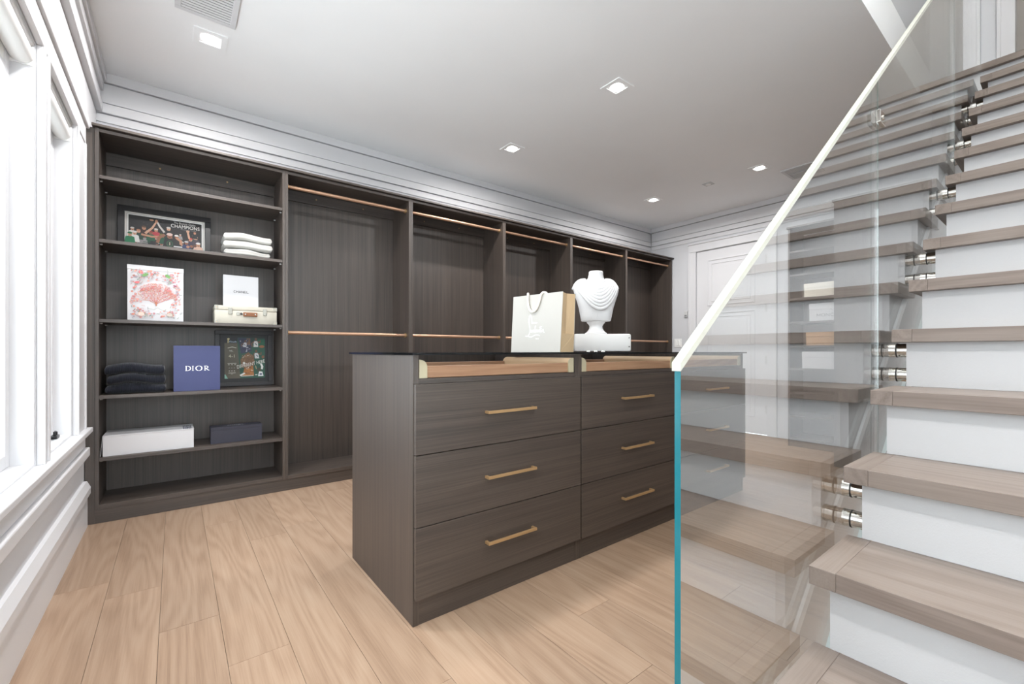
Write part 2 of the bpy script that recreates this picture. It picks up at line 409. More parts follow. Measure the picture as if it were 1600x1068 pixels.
for i, (a, c) in enumerate(WINDOWS):
    z0, z1 = ZS, ZH
    b = MB(); frame_rect(b, -.545, -.432, a, c, z0, z1, .012)
    win = struct(b.build('window_%d' % (i + 1), 'trim'), wl_names[i], 'window')
    frame_rect(MB(), -.54, -.496, a + .012, c - .012, z0 + .012, z1 - .012, .052, .004).build('sash', 'trim', win)
    if i == 0: frame_rect(MB(), -.533, -.508, a + .064, c - .064, z0 + .064, z1 - .064, .012, 0).build('screen_frame', 'black', win)
    bx('pane', 'pane', win, -.523, -.518, a + .07, c - .07, z0 + .07, z1 - .07)
    cc = c
    if i: c = a + .29
    b = MB(); b.box(-.49, -.462, c - .16, c - .09, z0 + .012, z0 + .028, bev=.004)
    b.tube([(-.476, c - .12, z0 + .028), (-.474, c - .13, z0 + .042), (-.468, c - .16, z0 + .05), (-.462, c - .20, z0 + .046)], .006, 8)
    b.cyl((-.462, c - .20, z0 + .04), (-.462, c - .20, z0 + .056), .008, 10)
    b.build('crank', 'black', win); c = cc
    bl = wthing('roller_blind', ['rolled up white blind in the window beside the wardrobe', 'rolled up white blind in the window at the left edge', 'rolled up white blind in the third window from the wardrobe', 'rolled up white blind in the fourth window from the wardrobe', 'rolled up white blind behind the viewer'][i], 'blind', (-.465, (a + c) / 2, ZH - .05), 'roller blinds')
    MB().cyl((-.465, a + .02, ZH - .052), (-.465, c - .02, ZH - .052), .036, 24).build('roller', 'blind', bl, True)
    smooth_by_angle(bl.children[0])
    bx('fabric', 'blind', bl, -.502, -.5, a + .025, c - .025, ZH - .13, ZH - .05)
    bx('hem_bar', 'trim', bl, -.508, -.494, a + .025, c - .025, ZH - .15, ZH - .128, bev=.003)
    for yy in (a + .012, c - .018): bx('bracket', 'plastic', bl, -.505, -.434, yy, yy + .006, ZH - .09, ZH - .014)

# ---- door on far wall
door = sbx('door_1', 'trim', XR + .012, XR + .052, DY0 + .003, DY1 - .003, .006, DZ - .003, label='tall white two panel door with stepped mouldings', cat='door')
def panel(y0, y1, z0, z1):
    frame_rect(MB(), XR + .004, XR + .013, y0, y1, z0, z1, .018, .003).build('panel_moulding', 'trim', door)
    frame_rect(MB(), XR + .006, XR + .013, y0 + .055, y1 - .055, z0 + .055, z1 - .055, .012, .003).build('panel_step', 'trim', door)
    bx('panel_field', 'trim', door, XR + .009, XR + .0125, y0 + .10, y1 - .10, z0 + .10, z1 - .10, bev=.0015)
panel(DY0 + .15, DY1 - .155, 1.68, 2.315); panel(DY0 + .15, DY1 - .155, .22, 1.585)
for z in (2.21, 1.598, .945, .325):
    b = MB(); b.cyl((XR + .004, DY0 + .001, z - .05), (XR + .004, DY0 + .001, z + .05), .007, 10); b.box(XR + .006, XR + .0125, DY0 + .001, DY0 + .03, z - .05, z + .05)
    b.build('hinge', 'plate', door)
b = MB(); b.cyl((XR + .012, DY1 - .07, .98), (XR + .002, DY1 - .07, .98), .027, 20); b.cyl((XR + .01, DY1 - .07, .98), (XR - .035, DY1 - .07, .98), .009, 12); b.cyl((XR - .035, DY1 - .07, .98), (XR - .06, DY1 - .07, .98), .026, 20, .022)
smooth_by_angle(b.build('door_knob', 'chrome', door))
b = MB()
for y0, y1 in ((DY1 + .004, DY1 + .115), (DY0 - .115, DY0 - .004)):
    b.box(XR - .018, XR, y0, y1, 0, DZ + .003, bev=.003); b.box(XR - .026, XR - .017, y0 + (.08 if y0 > DY1 else .002), y1 - (.08 if y0 < DY0 else .002), 0, DZ + .003, bev=.003)
b.box(XR - .018, XR, DY0 - .115, DY1 + .115, DZ + .004, DZ + .105, bev=.003); b.box(XR - .028, XR - .002, DY0 - .12, DY1 + .12, DZ + .106, DZ + .125, bev=.003)
struct(b.build('trim_%d' % n, 'trim'), 'white casing around the panelled door', 'casing'); n += 1
# wall plates
t = wthing('thermostat', 'small grey thermostat on the far wall beside the door', 'thermostat', (XR, 3.455, 1.588))
bx('housing', 'plate', t, XR - .02, XR, 3.43, 3.48, 1.545, 1.63, bev=.004); bx('screen', 'screen', t, XR - .0215, XR - .019, 3.437, 3.473, 1.555, 1.575)
t = wthing('light_switch', 'white light switch on the far wall next to the wardrobe end', 'switch', (XR, 3.585, 1.15))
bx('plate', 'plastic', t, XR - .006, XR, 3.53, 3.645, 1.115, 1.235, bev=.002)
for y in (3.555, 3.60): bx('rocker', 'plastic', t, XR - .011, XR - .005, y, y + .03, 1.14, 1.21, bev=.002)

# ---- ceiling fittings
def downlight(x, y, zc, label, group, lens, power, colr, sz=.165):
    t = wthing('downlight', label, 'ceiling lamp', (x, y, zc), group)
    h = sz / 2; b = MB()
    for p in ((-h, h, -h, -h + .03), (-h, h, h - .03, h), (-h, -h + .03, -h + .03, h - .03), (h - .03, h, -h + .03, h - .03)): b.box(x + p[0], x + p[1], y + p[2], y + p[3], zc - .006, zc)
    b.build('trim_ring', 'ceil', t)
    b = MB(); b.cyl((x, y, zc - .0045), (x, y, zc - .0015), .046, 28); b.build('lens', lens, t)
    bx('reflector', 'ceil', t, x - h + .03, x + h - .03, y - h + .03, y + h - .03, zc - .0013, zc - .0002)
    l = bpy.data.lights.new('lamp_light', 'AREA'); l.shape = 'DISK'; l.size = .085; l.energy = power; l.color = colr; l.spread = R(170)
    o = bpy.data.objects.new('lamp_light', l); col.objects.link(o); o.parent = t; o.location = (0, 0, -.012)
DL = [(.17, 3.21, 'square downlight next to the near ceiling vent'), (2.46, 3.215, 'square downlight in front of the third wardrobe bay'), (4.67, 3.225, 'square downlight near the far corner of the ceiling'),
      (2.476, 2.01, 'large looking square downlight over the island'), (4.713, 1.994, 'square downlight beside the far ceiling vent'), (.17, 2.0, 'square downlight above the floor left of the island'), (.0, -.6, 'square downlight above the viewer'), (.0, -1.9, 'square downlight behind the viewer'), (1.6, -1.7, 'square downlight in the room behind the stairs')]
for x, y, lb in DL: downlight(x, y, ZC, lb, 'recessed ceiling lamps', 'lamp', LAMP, (1, .98, .97))
for x, lb, kw in ((.9, 'warm downlight high over the foot of the stairs', 1.0), (1.9, 'warm downlight high over the lower stairs', 1.0), (5.2, 'warm downlight over the landing', .2)): downlight(x, -.45, 5.4, lb, 'stairwell lamps', 'lamp_up', LAMP_UP * kw, (1, .88, .70))
def vent(x0, x1, y0, y1, label, nsl, tilt, dark, n2=2):
    t = wthing('ceiling_vent', label, 'vent', ((x0 + x1) / 2, (y0 + y1) / 2, ZC))
    b = MB(); f = .028
    for p in ((x0, x1, y0, y0 + f), (x0, x1, y1 - f, y1), (x0, x0 + f, y0 + f, y1 - f), (x1 - f, x1, y0 + f, y1 - f)): b.box(*p, ZC - .012, ZC, bev=.002)
    b.build('vent_frame', 'trim', t)
    bx('duct', 'dark_slot', t, x0 + f, x1 - f, y0 + f, y1 - f, ZC - .0016, ZC - .0006)
    for k in range(nsl):
        yy = y0 + f + (k + .5) * (y1 - y0 - 2 * f) / nsl
        h = (y1 - y0 - 2 * f) / nsl * .31
        MB().box(x0 + f, x1 - f, -h, h, -.0008, .0008, mtx=Matrix.Translation((0, yy, ZC - .009)) @ Matrix.Rotation(R(tilt), 4, 'X')).build('louvre', 'trim' if not dark else 'plate', t)
vent(.0, .278, 2.715, 3.012, 'square louvred vent at the near end of the ceiling', 11, -12, False)
t = wthing('ceiling_vent', 'slotted vent on the ceiling near the stairs', 'vent', (5.13, 1.77, ZC))
b = MB(); x0, x1, y0, y1 = 4.96, 5.30, 1.60, 1.90
for p in ((x0, x1, y0, y0 + .03), (x0, x1, y1 - .03, y1), (x0, x0 + .03, y0 + .03, y1 - .03), (x1 - .03, x1, y0 + .03, y1 - .03), ((x0 + x1) / 2 - .012, (x0 + x1) / 2 + .012, y0 + .03, y1 - .03)): b.box(*p, ZC - .012, ZC, bev=.002)
b.build('vent_frame', 'trim', t); bx('duct', 'dark_slot', t, x0 + .03, x1 - .03, y0 + .03, y1 - .03, ZC - .0016, ZC - .0006)
for k in range(10):
    xx = x0 + .045 + k * .0278
    if abs(xx - (x0 + x1) / 2) > .02: MB().box(-.008, .008, y0 + .03, y1 - .03, -.0008, .0008, mtx=Matrix.Translation((xx, 0, ZC - .007)) @ Matrix.Rotation(R(40), 4, 'Y')).build('louvre', 'plate', t)
t = wthing('ceiling_sensor', 'small flat white sensor plate on the ceiling', 'sensor', (4.71, 2.54, ZC))
bx('plate', 'plate', t, 4.66, 4.76, 2.49, 2.59, ZC - .006, ZC, bev=.002); MB().cyl((4.71, 2.54, ZC - .011), (4.71, 2.54, ZC - .005), .03, 20).build('dome', 'plastic', t)

# ================================================================== STAIRCASE
S_, X3, TR, RI = .3771, 1.144, .2424, .18707
YR = -.79
def nose(k): return X3 + TR * (k - 3)
st = wthing('staircase', 'straight white staircase with pale oak treads rising to the right', 'staircase', (.66, -.2, 0))
NS = 15
for k in range(1, NS + 1):
    xn, z = nose(k), RI * k
    tr = bx('tread', 'tread', st, xn + .0, xn + TR + .032, YR, S_ - .0514, z - .042, z, bev=.0012)
    bx('tread_return', 'tread_edge', tr, xn, xn + TR + .032, S_ - .0512, S_, z - .042, z, bev=.0012)
    bx('riser', 'riser', st, xn + .031, xn + TR + .06, YR, .345, z - RI + .0005, z - .0425)
xn, z = nose(NS + 1), RI * (NS + 1)
bx('riser', 'riser', st, xn + .031, xn + .06, YR, .706, z - RI, z - .0425)
ld = bx('landing', 'tread', st, xn, XR - .004, YR, .706, z - .042, z, bev=.003)
MB().prism([(nose(2), 0), (nose(16) + .04, RI * 14.6), (nose(16) + .04, RI * 14.6 - .3), (nose(4), 0)], lambda p, t: (p[0], t, p[1]), YR, .33).build('stringer', 'riser', st)
TL = lambda x: .377 + .80 * (x - 1.285)
MB().prism([(.86, TL(.86)), (4.25, TL(4.25)), (4.25, TL(4.25) + .035), (.86, TL(.86) + .035)], lambda p, t: (p[0], t, p[1]), .3455, .3535).build('added_band_strip', 'ceil', st)  # pale strip added so the glass mirrors a bright diagonal band
# wall and doorway on the landing
b = MB(); b.box(4.66, 4.74, .262, .706, z, 5.4); b.box(4.66, 4.74, YR, .262, z + 2.05, 5.4)
struct(b.build('wall_landing', 'wall'), 'white wall with a doorway at the top of the stairs', 'wall')
b = MB(); b.box(4.645, 4.66, .262, .35, z, z + 2.05, bev=.003); b.box(4.638, 4.66, .33, .352, z, z + 2.05, bev=.003)
struct(b.build('trim_%d' % n, 'trim'), 'white door casing at the top of the stairs', 'casing'); n += 1
sbx('wall_hall', 'grey_wall', 5.7, XR - .002, YR, .706, z + .001, 5.4, label='grey wall seen through the upper doorway', cat='wall')

# ================================================================== GLASS RAILING
G0, G1 = .3915, .4025; XG = .6406; SL = .7919; ZG = 1.0316
gr = wthing('glass_railing', 'frameless glass stair railing with a pale sloping handrail', 'railing', (.66, .397, 0))
topz = lambda x: ZG + SL * (x - XG)
botz = lambda x: max(.0, .14 + .7919 * (x - 1.153))
def panel_glass(xa, xb, first=False):
    if first: poly = [(xa, .004), (.99, .004), (xb, botz(xb)), (xb, topz(xb)), (xa, topz(xa))]
    else: poly = [(xa, botz(xa)), (xb, botz(xb)), (xb, topz(xb)), (xa, topz(xa))]
    b = MB(); b.prism(poly, lambda p, t: (p[0], t, p[1]), G0, G1)
    b.bm.faces.ensure_lookup_table()
    for f in b.bm.faces:
        f.normal_update()
        if abs(f.normal.y) < .5: f.material_index = 1 if (first and f.normal.x < -.9) else (0 if abs(f.normal.x) > .9 else 2)
    return link('glass_panel', b.me('glass_panel'), ['rail_glass', 'teal', 'pale_edge'], gr)
xs = [XG, 1.784, 3.224, 4.262]
for i in range(3): panel_glass(xs[i] + (.002 if i else 0), xs[i + 1] - .002, i == 0)
nx, nz = -math.sin(math.atan(SL)), math.cos(math.atan(SL))
for i in range(1):
    xa, xb = XG - .004, 4.262; b = MB(); q = .0035; h_ = .010
    b.prism([(xa, topz(xa) - h_), (xb, topz(xb) - h_), (xb + nx * 0, topz(xb) + q), (xa, topz(xa) + q)], lambda p, t: (p[0], t, p[1]), G0 - .0025, G1 + .0025)
    b.build('handrail_cap', 'cap', gr)
for xsm in (1.784, 3.224):
    bx('seam_gasket', 'seam', gr, xsm - .0018, xsm + .0018, G0 + .001, G0 + .004, botz(xsm), topz(xsm) - .011)
    zc_ = topz(xsm) - .14
    for dy, y0 in ((-1, G0 - .012), (1, G1)):
        cl = MB().box(xsm - .03, xsm + .03, y0, y0 + .012, zc_ - .02, zc_ + .02, bev=.002).build('clamp', 'chrome', gr)
        if dy < 0: MB().cyl((xsm, y0 - .003, zc_), (xsm, y0 + .002, zc_), .008, 14).build('screw', 'chrome', cl)
for k in (2, 4, 6, 8, 10, 12, 14):
    xs_ = nose(k) + .031 + .026; zt = RI * k
    for dz in (.062, .152) if k == 2 else (.069, .150):
        zz = zt - dz
        so = MB().cyl((xs_, .345, zz), (xs_, G0 - .004, zz), .0228, 28).build('standoff', 'chrome', gr); smooth_by_angle(so)
        g = MB().cyl((xs_, .371, zz), (xs_, .3745, zz), .0236, 28).build('gasket', 'rubber', so); smooth_by_angle(g)
        c2 = MB().cyl((xs_, G0 - .004, zz), (xs_, G0, zz), .0236, 28).build('washer', 'chrome', so); smooth_by_angle(c2)

# ================================================================== WARDROBE RUN
YW = 3.67; YBK = 4.036; ZT = 2.43
BAY = [-.382, .657, 1.666, 2.705, 3.69, 4.716, 5.774]
Z_IN0, Z_IN1 = .114, 2.39
PT = .018
LB = ['dark wood open shelving unit beside the windows', 'dark hanging unit next to the open shelving unit', 'dark hanging unit, second of the hanging bays from the windows', 'dark hanging unit, middle of the five hanging bays', 'dark hanging unit behind the bust and paper bag', 'dark hanging unit at the far end of the run']
for i in range(6):
    xa, xb = BAY[i] + .0006, BAY[i + 1] - .0006
    t = wthing('shelving_unit' if i == 0 else 'hanging_unit', LB[i], 'shelving' if i == 0 else 'wardrobe', ((xa + xb) / 2, 3.86, .0), None if i == 0 else 'hanging bays of the wardrobe run')
    for x0 in (xa, xb - PT): bx('side_panel', 'dark_v', t, x0, x0 + PT, YW, YBK + .015, .085, Z_IN1 + .022, bev=.0008)
    bx('back_panel', 'dark_v', t, xa + PT, xb - PT, YBK, YBK + .012, .085, Z_IN1 + .02)
    bx('bottom_panel', 'dark_x', t, xa + PT, xb - PT, YW + .002, YBK, Z_IN0 - .028, Z_IN0, bev=.0008)
    bx('top_panel', 'dark_x', t, xa + PT, xb - PT, YW + .002, YBK, Z_IN1, Z_IN1 + .02, bev=.0008)
    bx('cleat', 'dark_x', t, xa + PT, xb - PT, YBK - .018, YBK, Z_IN1 - .085, Z_IN1 - .001)
    for q in range(2):
        xq = xa + .3 + q * .4
        MB().cyl((xq, YBK - .018, Z_IN1 - .04), (xq, YBK - .0195, Z_IN1 - .04), .006, 12).build('screw_cap', 'brass', t)
    if i == 0:
        for zs in (2.129, 1.739, 1.25, .781, .399):
            s = bx('shelf', 'dark_x', t, xa + PT + .0005, xb - PT - .0005, YW + .004, YBK - .0005, zs - .021, zs, bev=.001)
            for xx, d in ((xa + PT, 1), (xb - PT, -1)):
                for yy in (YW + .05, YBK - .07): MB().cyl((xx, yy, zs - .026), (xx + d * .012, yy, zs - .026), .0045, 8).build('shelf_pin', 'plate', s)
    else:
        for zr in (2.318, 1.196):
            r_ = MB().cyl((xa + PT + .004, 3.735, zr), (xb - PT - .004, 3.735, zr), .0135, 20).build('hanging_rod', 'copper', t); smooth_by_angle(r_)
            for xx, d in ((xa + PT, 1), (xb - PT, -1)):
                f = MB().cyl((xx, 3.735, zr), (xx + d * .014, 3.735, zr), .0185, 18).build('rod_flange', 'brass', r_); smooth_by_angle(f)
b = MB(); b.box(BAY[0] - .012, BAY[-2] + .02, YW - .022, YBK + .015, 2.414, ZT, bev=.002)
tag(b.build('wardrobe_cornice', 'dark_x'), 'long dark top board capping the wardrobe run', 'cornice')
b = MB(); b.box(BAY[-2] + .022, XR - .003, YW - .022, YBK + .015, 2.413, ZT - .004, bev=.002)
tag(b.build('wardrobe_cornice', 'dark_x'), 'short dark top board over the far end bay', 'cornice')
b = MB(); b.box(BAY[0], BAY[-1], YW + .010, YW + .03, .001, .084)
tag(b.build('toe_kick', 'dark_x'), 'long dark toe kick under the wardrobe run', 'toe kick')
b = MB(); b.box(-.426, BAY[0] - .0005, YW + .012, YW + .03, .001, ZT - .018)
tag(b.build('filler_strip', 'dark_v'), 'narrow dark filler strip between shelving unit and wall', 'filler')

# second dark run beside the door: shoe shelves and the end of another wardrobe
t = wthing('shoe_shelving', 'dark shelf unit holding white boxes beyond the door', 'shelving', (5.6, 1.68, 0))
SY0, SY1, SXF = 1.375, 1.98, 5.39
for y in (SY0, SY1 - PT): bx('side_panel', 'dark_v', t, SXF, XR - .003, y, y + PT, .001, ZT - .02, bev=.0008)
bx('back_panel', 'dark_v', t, XR - .018, XR - .004, SY0 + PT, SY1 - PT, .085, ZT - .03)
bx('top_panel', 'dark_y', t, SXF - .02, XR - .003, SY0 - .005, SY1 + .01, ZT - .019, ZT)
bx('toe_kick', 'dark_y', t, SXF + .01, SXF + .028, SY0 + PT, SY1 - PT, .001, .085)
SH = [2.16, 1.90, 1.639, 1.378, 1.115, .866, .60, .34, .105]
for zs in SH: bx('shelf', 'dark_y', t, SXF + .004, XR - .0185, SY0 + PT + .0005, SY1 - PT - .0005, zs - .02, zs, bev=.001)
t = wthing('tall_cabinet', 'tall dark cabinet end panel seen through the glass railing', 'wardrobe', (5.2, 1.03, 0))
bx('side_panel', 'dark_v', t, 4.738, 4.756, .708, 1.361, .001, ZT - .02, bev=.0008); bx('side_panel', 'dark_v', t, 5.37, 5.388, .708, 1.361, .001, ZT - .02)
bx('back_panel', 'dark_v', t, 4.756, 5.37, .708, .722, .085, ZT - .03); bx('top_panel', 'dark_x', t, 4.718, 5.39, .708, 1.372, ZT - .019, ZT)
for zs in (.105, .5, .9, 1.3, 1.7, 2.1): bx('shelf', 'dark_x', t, 4.7565, 5.3695, .7225, 1.355, zs - .02, zs)
bx('toe_kick', 'dark_x', t, 4.7565, 5.3695, 1.335, 1.35, .001, .084)

# ================================================================== ISLAND
IX = [.7125, 1.61, 2.505, 3.387]; IY0, IY1 = 1.5535, 2.272; IZ = 1.036
LI = ['dark drawer unit at the near end of the island', 'dark drawer unit in the middle of the island', 'dark drawer unit at the far end, behind the glass']
for i in range(3):
    xa, xb = IX[i] + .0006, IX[i + 1] - .0006; P = .024
    t = wthing('drawer_unit', LI[i], 'drawers', ((xa + xb) / 2, 1.91, 0), 'drawer units of the island')
    for x0 in (xa, xb - P): bx('side_panel', 'dark_v', t, x0, x0 + P, IY0, IY1, .001, IZ, bev=.001)
    bx('back_panel', 'dark_v', t, xa + P, xb - P, IY1 - .02, IY1 - .002, .001, IZ - .001)
    bx('plinth', 'dark_x', t, xa + P, xb - P, IY0 + .002, IY0 + .02, .001, .103)
    bx('rail', 'dark_x', t, xa + P, xb - P, IY0 + .001, IY1 - .021, .926, .945)
    zz = [.106, .379, .381, .654, .656, .925]
    for q in range(3):
        z0, z1 = zz[q * 2] + .0008, zz[q * 2 + 1] - .0008
        d = bx('drawer', 'dark_x', t, xa + .003, xb - .003, IY0 - .020, IY0 - .001, z0, z1, bev=.0012)
        bx('drawer_box', 'dark_x', d, xa + P + .004, xb - P - .004, IY0 + .0, IY1 - .08, z0 + .02, z1 - .06)
        xm = (xa + xb) / 2; hz = (z0 + z1) / 2 + .005; L = .132
        h = MB().box(xm - L, xm + L, IY0 - .050, IY0 - .040, hz - .006, hz + .006, bev=.0012).build('handle', 'brass', d)
        hp = MB()
        MB().box(xm - L, xm - L + .011, IY0 - .0405, IY0 - .020, hz - .0055, hz + .0055).build('handle_post', 'brass', t)
        MB().box(xm + L - .011, xm + L, IY0 - .0405, IY0 - .020, hz - .0055, hz + .0055).build('handle_post', 'brass', t)
    # pull-out jewellery tray
    ty0, ty1 = IY0 + .006, IY1 - .16; ta, tb = xa + P + .004, xb - P - .004
    tr = wthing('jewellery_tray', ['tan pull-out tray in the near end of the island', 'tan pull-out tray in the middle of the island', 'tan pull-out tray at the far end of the island, behind the glass'][i], 'tray', (xm, 1.8, .946), 'jewellery trays under the glass top')
    bx('front_board', 'tray_wood', tr, ta + .034, tb - .034, ty0 + .006, ty0 + .02, .9465, .994, bev=.003)
    bx('back_board', 'tray_wood', tr, ta + .034, tb - .034, ty1 - .016, ty1, .9465, .994, bev=.003)
    bx('tray_base', 'linen', tr, ta + .034, tb - .034, ty0 + .02, ty1 - .016, .9465, .956)
    prof = [(0, 0), (0, .072)] + [(.034 * math.sin(a), .045 + .027 * math.cos(a)) for a in [R(10 * k) for k in range(1, 10)]] + [(.034, 0)]
    for s, xo in ((1, ta), (-1, tb)):
        rl = MB().prism([(xo + s * p[0], .9465 + p[1]) for p in prof], lambda p, t: (p[0], t, p[1]), ty0 + .006, ty1).build('side_rail', 'tan_rail', tr); smooth_by_angle(rl, 30)
        ec = MB().prism([(xo + s * p[0], .9465 + p[1]) for p in prof], lambda p, t: (p[0], t, p[1]), ty0 - .002, ty0 + .0055).build('end_cap', 'beige_cap', rl)
b = MB(); b.box(IX[0] - .012, IX[-1] + .012, IY0 - .024, IY1 + .012, IZ + .001, IZ + .010)
for f in b.bm.faces:
    f.normal_update(); f.material_index = 0 if abs(f.normal.z) > .5 else 1
tag(link('glass_countertop', b.me('glass_countertop'), ['top_glass', 'top_edge']), 'long smoked glass top covering the drawer island', 'countertop')
ZI = IZ + .010

# ================================================================== THINGS ON THE ISLAND
# paper shopping bag
u_ = Vector((.056, -.352, 0)); BW = u_.length; u_.normalize(); v_ = Vector((-u_.y, u_.x, 0))   # u: along the front, v: to the back
bag = thing('shopping_bag', 'cream paper shopping bag with rope handles and white script', 'shopping bag', (1.54, 2.024, ZI + .0005), rz=math.atan2(u_.y, u_.x))
BD, BH = .122, .318; sh = .02; tk = .002
def bagpt(x, y, z): return (x + sh * z / BH, y, z)
def slab(pts, n_, name, m, parent):
    nv = Vector(n_); b = MB(); b.loft([[Vector(p) for p in pts], [Vector(p) + nv * tk for p in pts]]); return b.build(name, m, parent)
fp = slab([bagpt(0, 0, 0), bagpt(BW, 0, 0), bagpt(BW, 0, BH), bagpt(0, 0, BH)], (0, 1, 0), 'front_panel', 'paper', bag)
slab([bagpt(0, BD, 0), bagpt(BW, BD, 0), bagpt(BW, BD - .01, BH - .004), bagpt(0, BD - .01, BH - .004)], (0, -1, 0), 'back_panel', 'paper', bag)
for x0, dn in ((.0, 1), (BW, -1)):
    b = MB(); ins = dn * .016
    for ya, yb in ((0.0022, BD / 2), (BD / 2, BD - .0022)):
        pa = [Vector(bagpt(x0 + (ins if ya > .01 else 0), ya, .10)), Vector(bagpt(x0 + (ins if yb < .1 else 0), yb, .10)), Vector(bagpt(x0 + (ins * 1.3 if yb < .1 else 0), yb - (.008 if yb > .1 else 0), BH - .004)), Vector(bagpt(x0 + (ins * 1.3 if ya > .01 else 0), ya, BH - .004))]
        b.loft([pa, [p + Vector((dn * .0012, 0, 0)) for p in pa]])
    pa = [Vector(bagpt(x0, .0022, 0)), Vector(bagpt(x0, BD - .0022, 0)), Vector(bagpt(x0, BD - .0022, .10)), Vector(bagpt(x0 + ins, BD / 2, .10)), Vector(bagpt(x0, .0022, .10))]
    b.loft([pa, [p + Vector((dn * .0012, 0, 0)) for p in pa]])
    b.build('gusset', 'kraft', bag)
bx('base', 'kraft', bag, .003, BW - .003, .003, BD - .003, .0, .003)
def bez(P, nseg=14):
    out = []
    for i in range(0, len(P) - 3, 3):
        p0, p1, p2, p3 = [Vector(q) for q in P[i:i + 4]]
        for k in range(nseg + 1):
            if i and k == 0: continue
            t = k / nseg; out.append(p0 * (1 - t) ** 3 + p1 * 3 * t * (1 - t) ** 2 + p2 * 3 * t * t * (1 - t) + p3 * t ** 3)
    return out
hx0, hx1 = .115, .215
r_ = MB().tube([Vector(bagpt(*p)) for p in bez([(hx0 - .004, .006, BH - .03), (hx0 - .006, .006, BH + .012), (hx0 - .002, -.004, BH + .022), (hx0 + .004, -.009, BH - .008), (hx0 + .006, -.009, BH - .06), (hx0 + .02, -.009, BH - .095), ((hx0 + hx1) / 2 - .006, -.0075, BH - .095), (hx1 - .028, -.0075, BH - .095), (hx1 - .015, -.009, BH - .06), (hx1 - .004, -.008, BH - .012), (hx1 + .004, -.006, BH + .016), (hx1 + .03, .006, BH + .012), (hx1 + .045, .008, BH - .03)])], .0064, 10)
r_.build('rope_handle', 'rope', bag, True)
MB().tube([Vector(bagpt(*p)) for p in bez([(hx0, BD - .018, BH - .04), (hx0, BD - .018, BH + .03), (hx0 + .03, BD - .03, BH + .022), (hx0 + .055, BD - .03, BH + .004), (hx0 + .075, BD - .03, BH - .02), (hx1, BD - .02, BH), (hx1, BD - .018, BH - .04)])], .0064, 10).build('rope_handle', 'rope', bag, True)
# white script lettering
pr = Print(); W_ = (255, 255, 255)
def sc_(pts, wd): pr.line([(p.x, p.y) for p in bez([(a, b, 0) for a, b in pts], 10)], wd, W_)
def tp(w): return lambda t: w * (.35 + .65 * math.sin(math.pi * min(1, max(0, t)) ** .8))
sc_([(.150, .158), (.150, .196), (.139, .212), (.134, .205), (.124, .188), (.128, .165), (.136, .138), (.141, .120), (.140, .104), (.128, .092), (.120, .085), (.108, .088), (.107, .093)], tp(.0055))
sc_([(.107, .086), (.118, .098), (.130, .084), (.150, .084), (.172, .090), (.184, .102), (.212, .090)], tp(.0045))
sc_([(.146, .108), (.152, .122), (.146, .128), (.146, .118), (.146, .106), (.154, .106), (.157, .118)], .003)
sc_([(.157, .124), (.157, .106), (.163, .106), (.166, .124), (.167, .110), (.168, .107), (.171, .112)], .003)
sc_([(.171, .112), (.182, .142), (.180, .152), (.176, .140), (.174, .116), (.173, .106), (.182, .110), (.186, .120), (.180, .124), (.176, .118)], .003)
sc_([(.186, .112), (.192, .124), (.186, .128), (.186, .118), (.186, .108), (.194, .107), (.196, .118)], .003)
sc_([(.197, .124), (.197, .107), (.203, .108), (.206, .124), (.206, .112), (.208, .108), (.211, .112)], .003)
sc_([(.211, .110), (.216, .130), (.218, .144), (.214, .140), (.212, .120), (.213, .106), (.220, .110)], .003)
pr.line([(.207, .136), (.225, .139)], .0024, W_)
sc_([(.222, .122), (.221, .112), (.223, .108), (.226, .112)], .003); pr.ell(.2225, .1285, .002, .002, W_)
sc_([(.228, .110), (.229, .120), (.230, .122), (.231, .120), (.233, .128), (.240, .122), (.238, .112), (.238, .106), (.242, .106), (.244, .109)], .003)
pr.text('Christian', .172, .162, .009, W_, width=.038, shear=.3); pr.text('Paris', .196, .074, .0065, W_, width=.022)
ob = pr.build('script_print', fp, (0, 0, 0), (1, 0, 0), (0, 0, 1)); 
for v in ob.data.vertices: v.co.x += sh * v.co.z / BH

# white vanity case and bust, both turned towards the room
RZ = math.atan2(-math.cos(R(51.944)), math.sin(R(51.944)))
case = thing('vanity_case', 'white hard case lying on the glass top under the bust', 'case', (2.147, 1.888, ZI), rz=RZ)
cw, cd, ch = .175, .125, .113
b = MB(); b.box(-cw, cw, -cd, cd, .004, ch, bev=.011); smooth_by_angle(b.build('body', 'white_case', case), 30)
b = MB()
for z in (.034, .088): MB().cyl((cw + .0003, -cd + .02, z), (cw + .003, -cd + .02, z), .004, 10).build('stud', 'frame_char', case); MB().cyl((cw - .014, -cd - .0003, z), (cw - .014, -cd - .002, z), .0034, 10).build('stud', 'frame_char', case)
for x in (-.09, -.045, .0): MB().box(x - .012, x + .012, -cd - .004, -cd + .004, .0, .008, bev=.002).build('clasp', 'chrome', case)
for x in (-.15, .15):
    for y in (-.1, .1): MB().cyl((x, y, 0), (x, y, .005), .008, 12).build('foot', 'frame_char', case)
bust = thing('display_bust', 'white draped display bust without head on a round pedestal', 'bust', (2.13, 1.90, ZI + ch + .0006), rz=RZ)
def ring(z, rx, ry, oy=0.0, p=2.0, n=40):
    out = []
    for k in range(n):
        t = 2 * math.pi * k / n; c, s = math.cos(t), math.sin(t)
        out.append(Vector((rx * math.copysign(abs(c) ** (2 / p), c), oy + ry * math.copysign(abs(s) ** (2 / p), s), z)))
    return out
b = MB(); b.loft([ring(z, r, r) for z, r in ((0, .069), (.008, .069), (.012, .062), (.022, .052), (.036, .043), (.052, .041), (.064, .047), (.072, .056), (.080, .059), (.086, .057))])
smooth_by_angle(b.build('pedestal', 'marble', bust), 50)
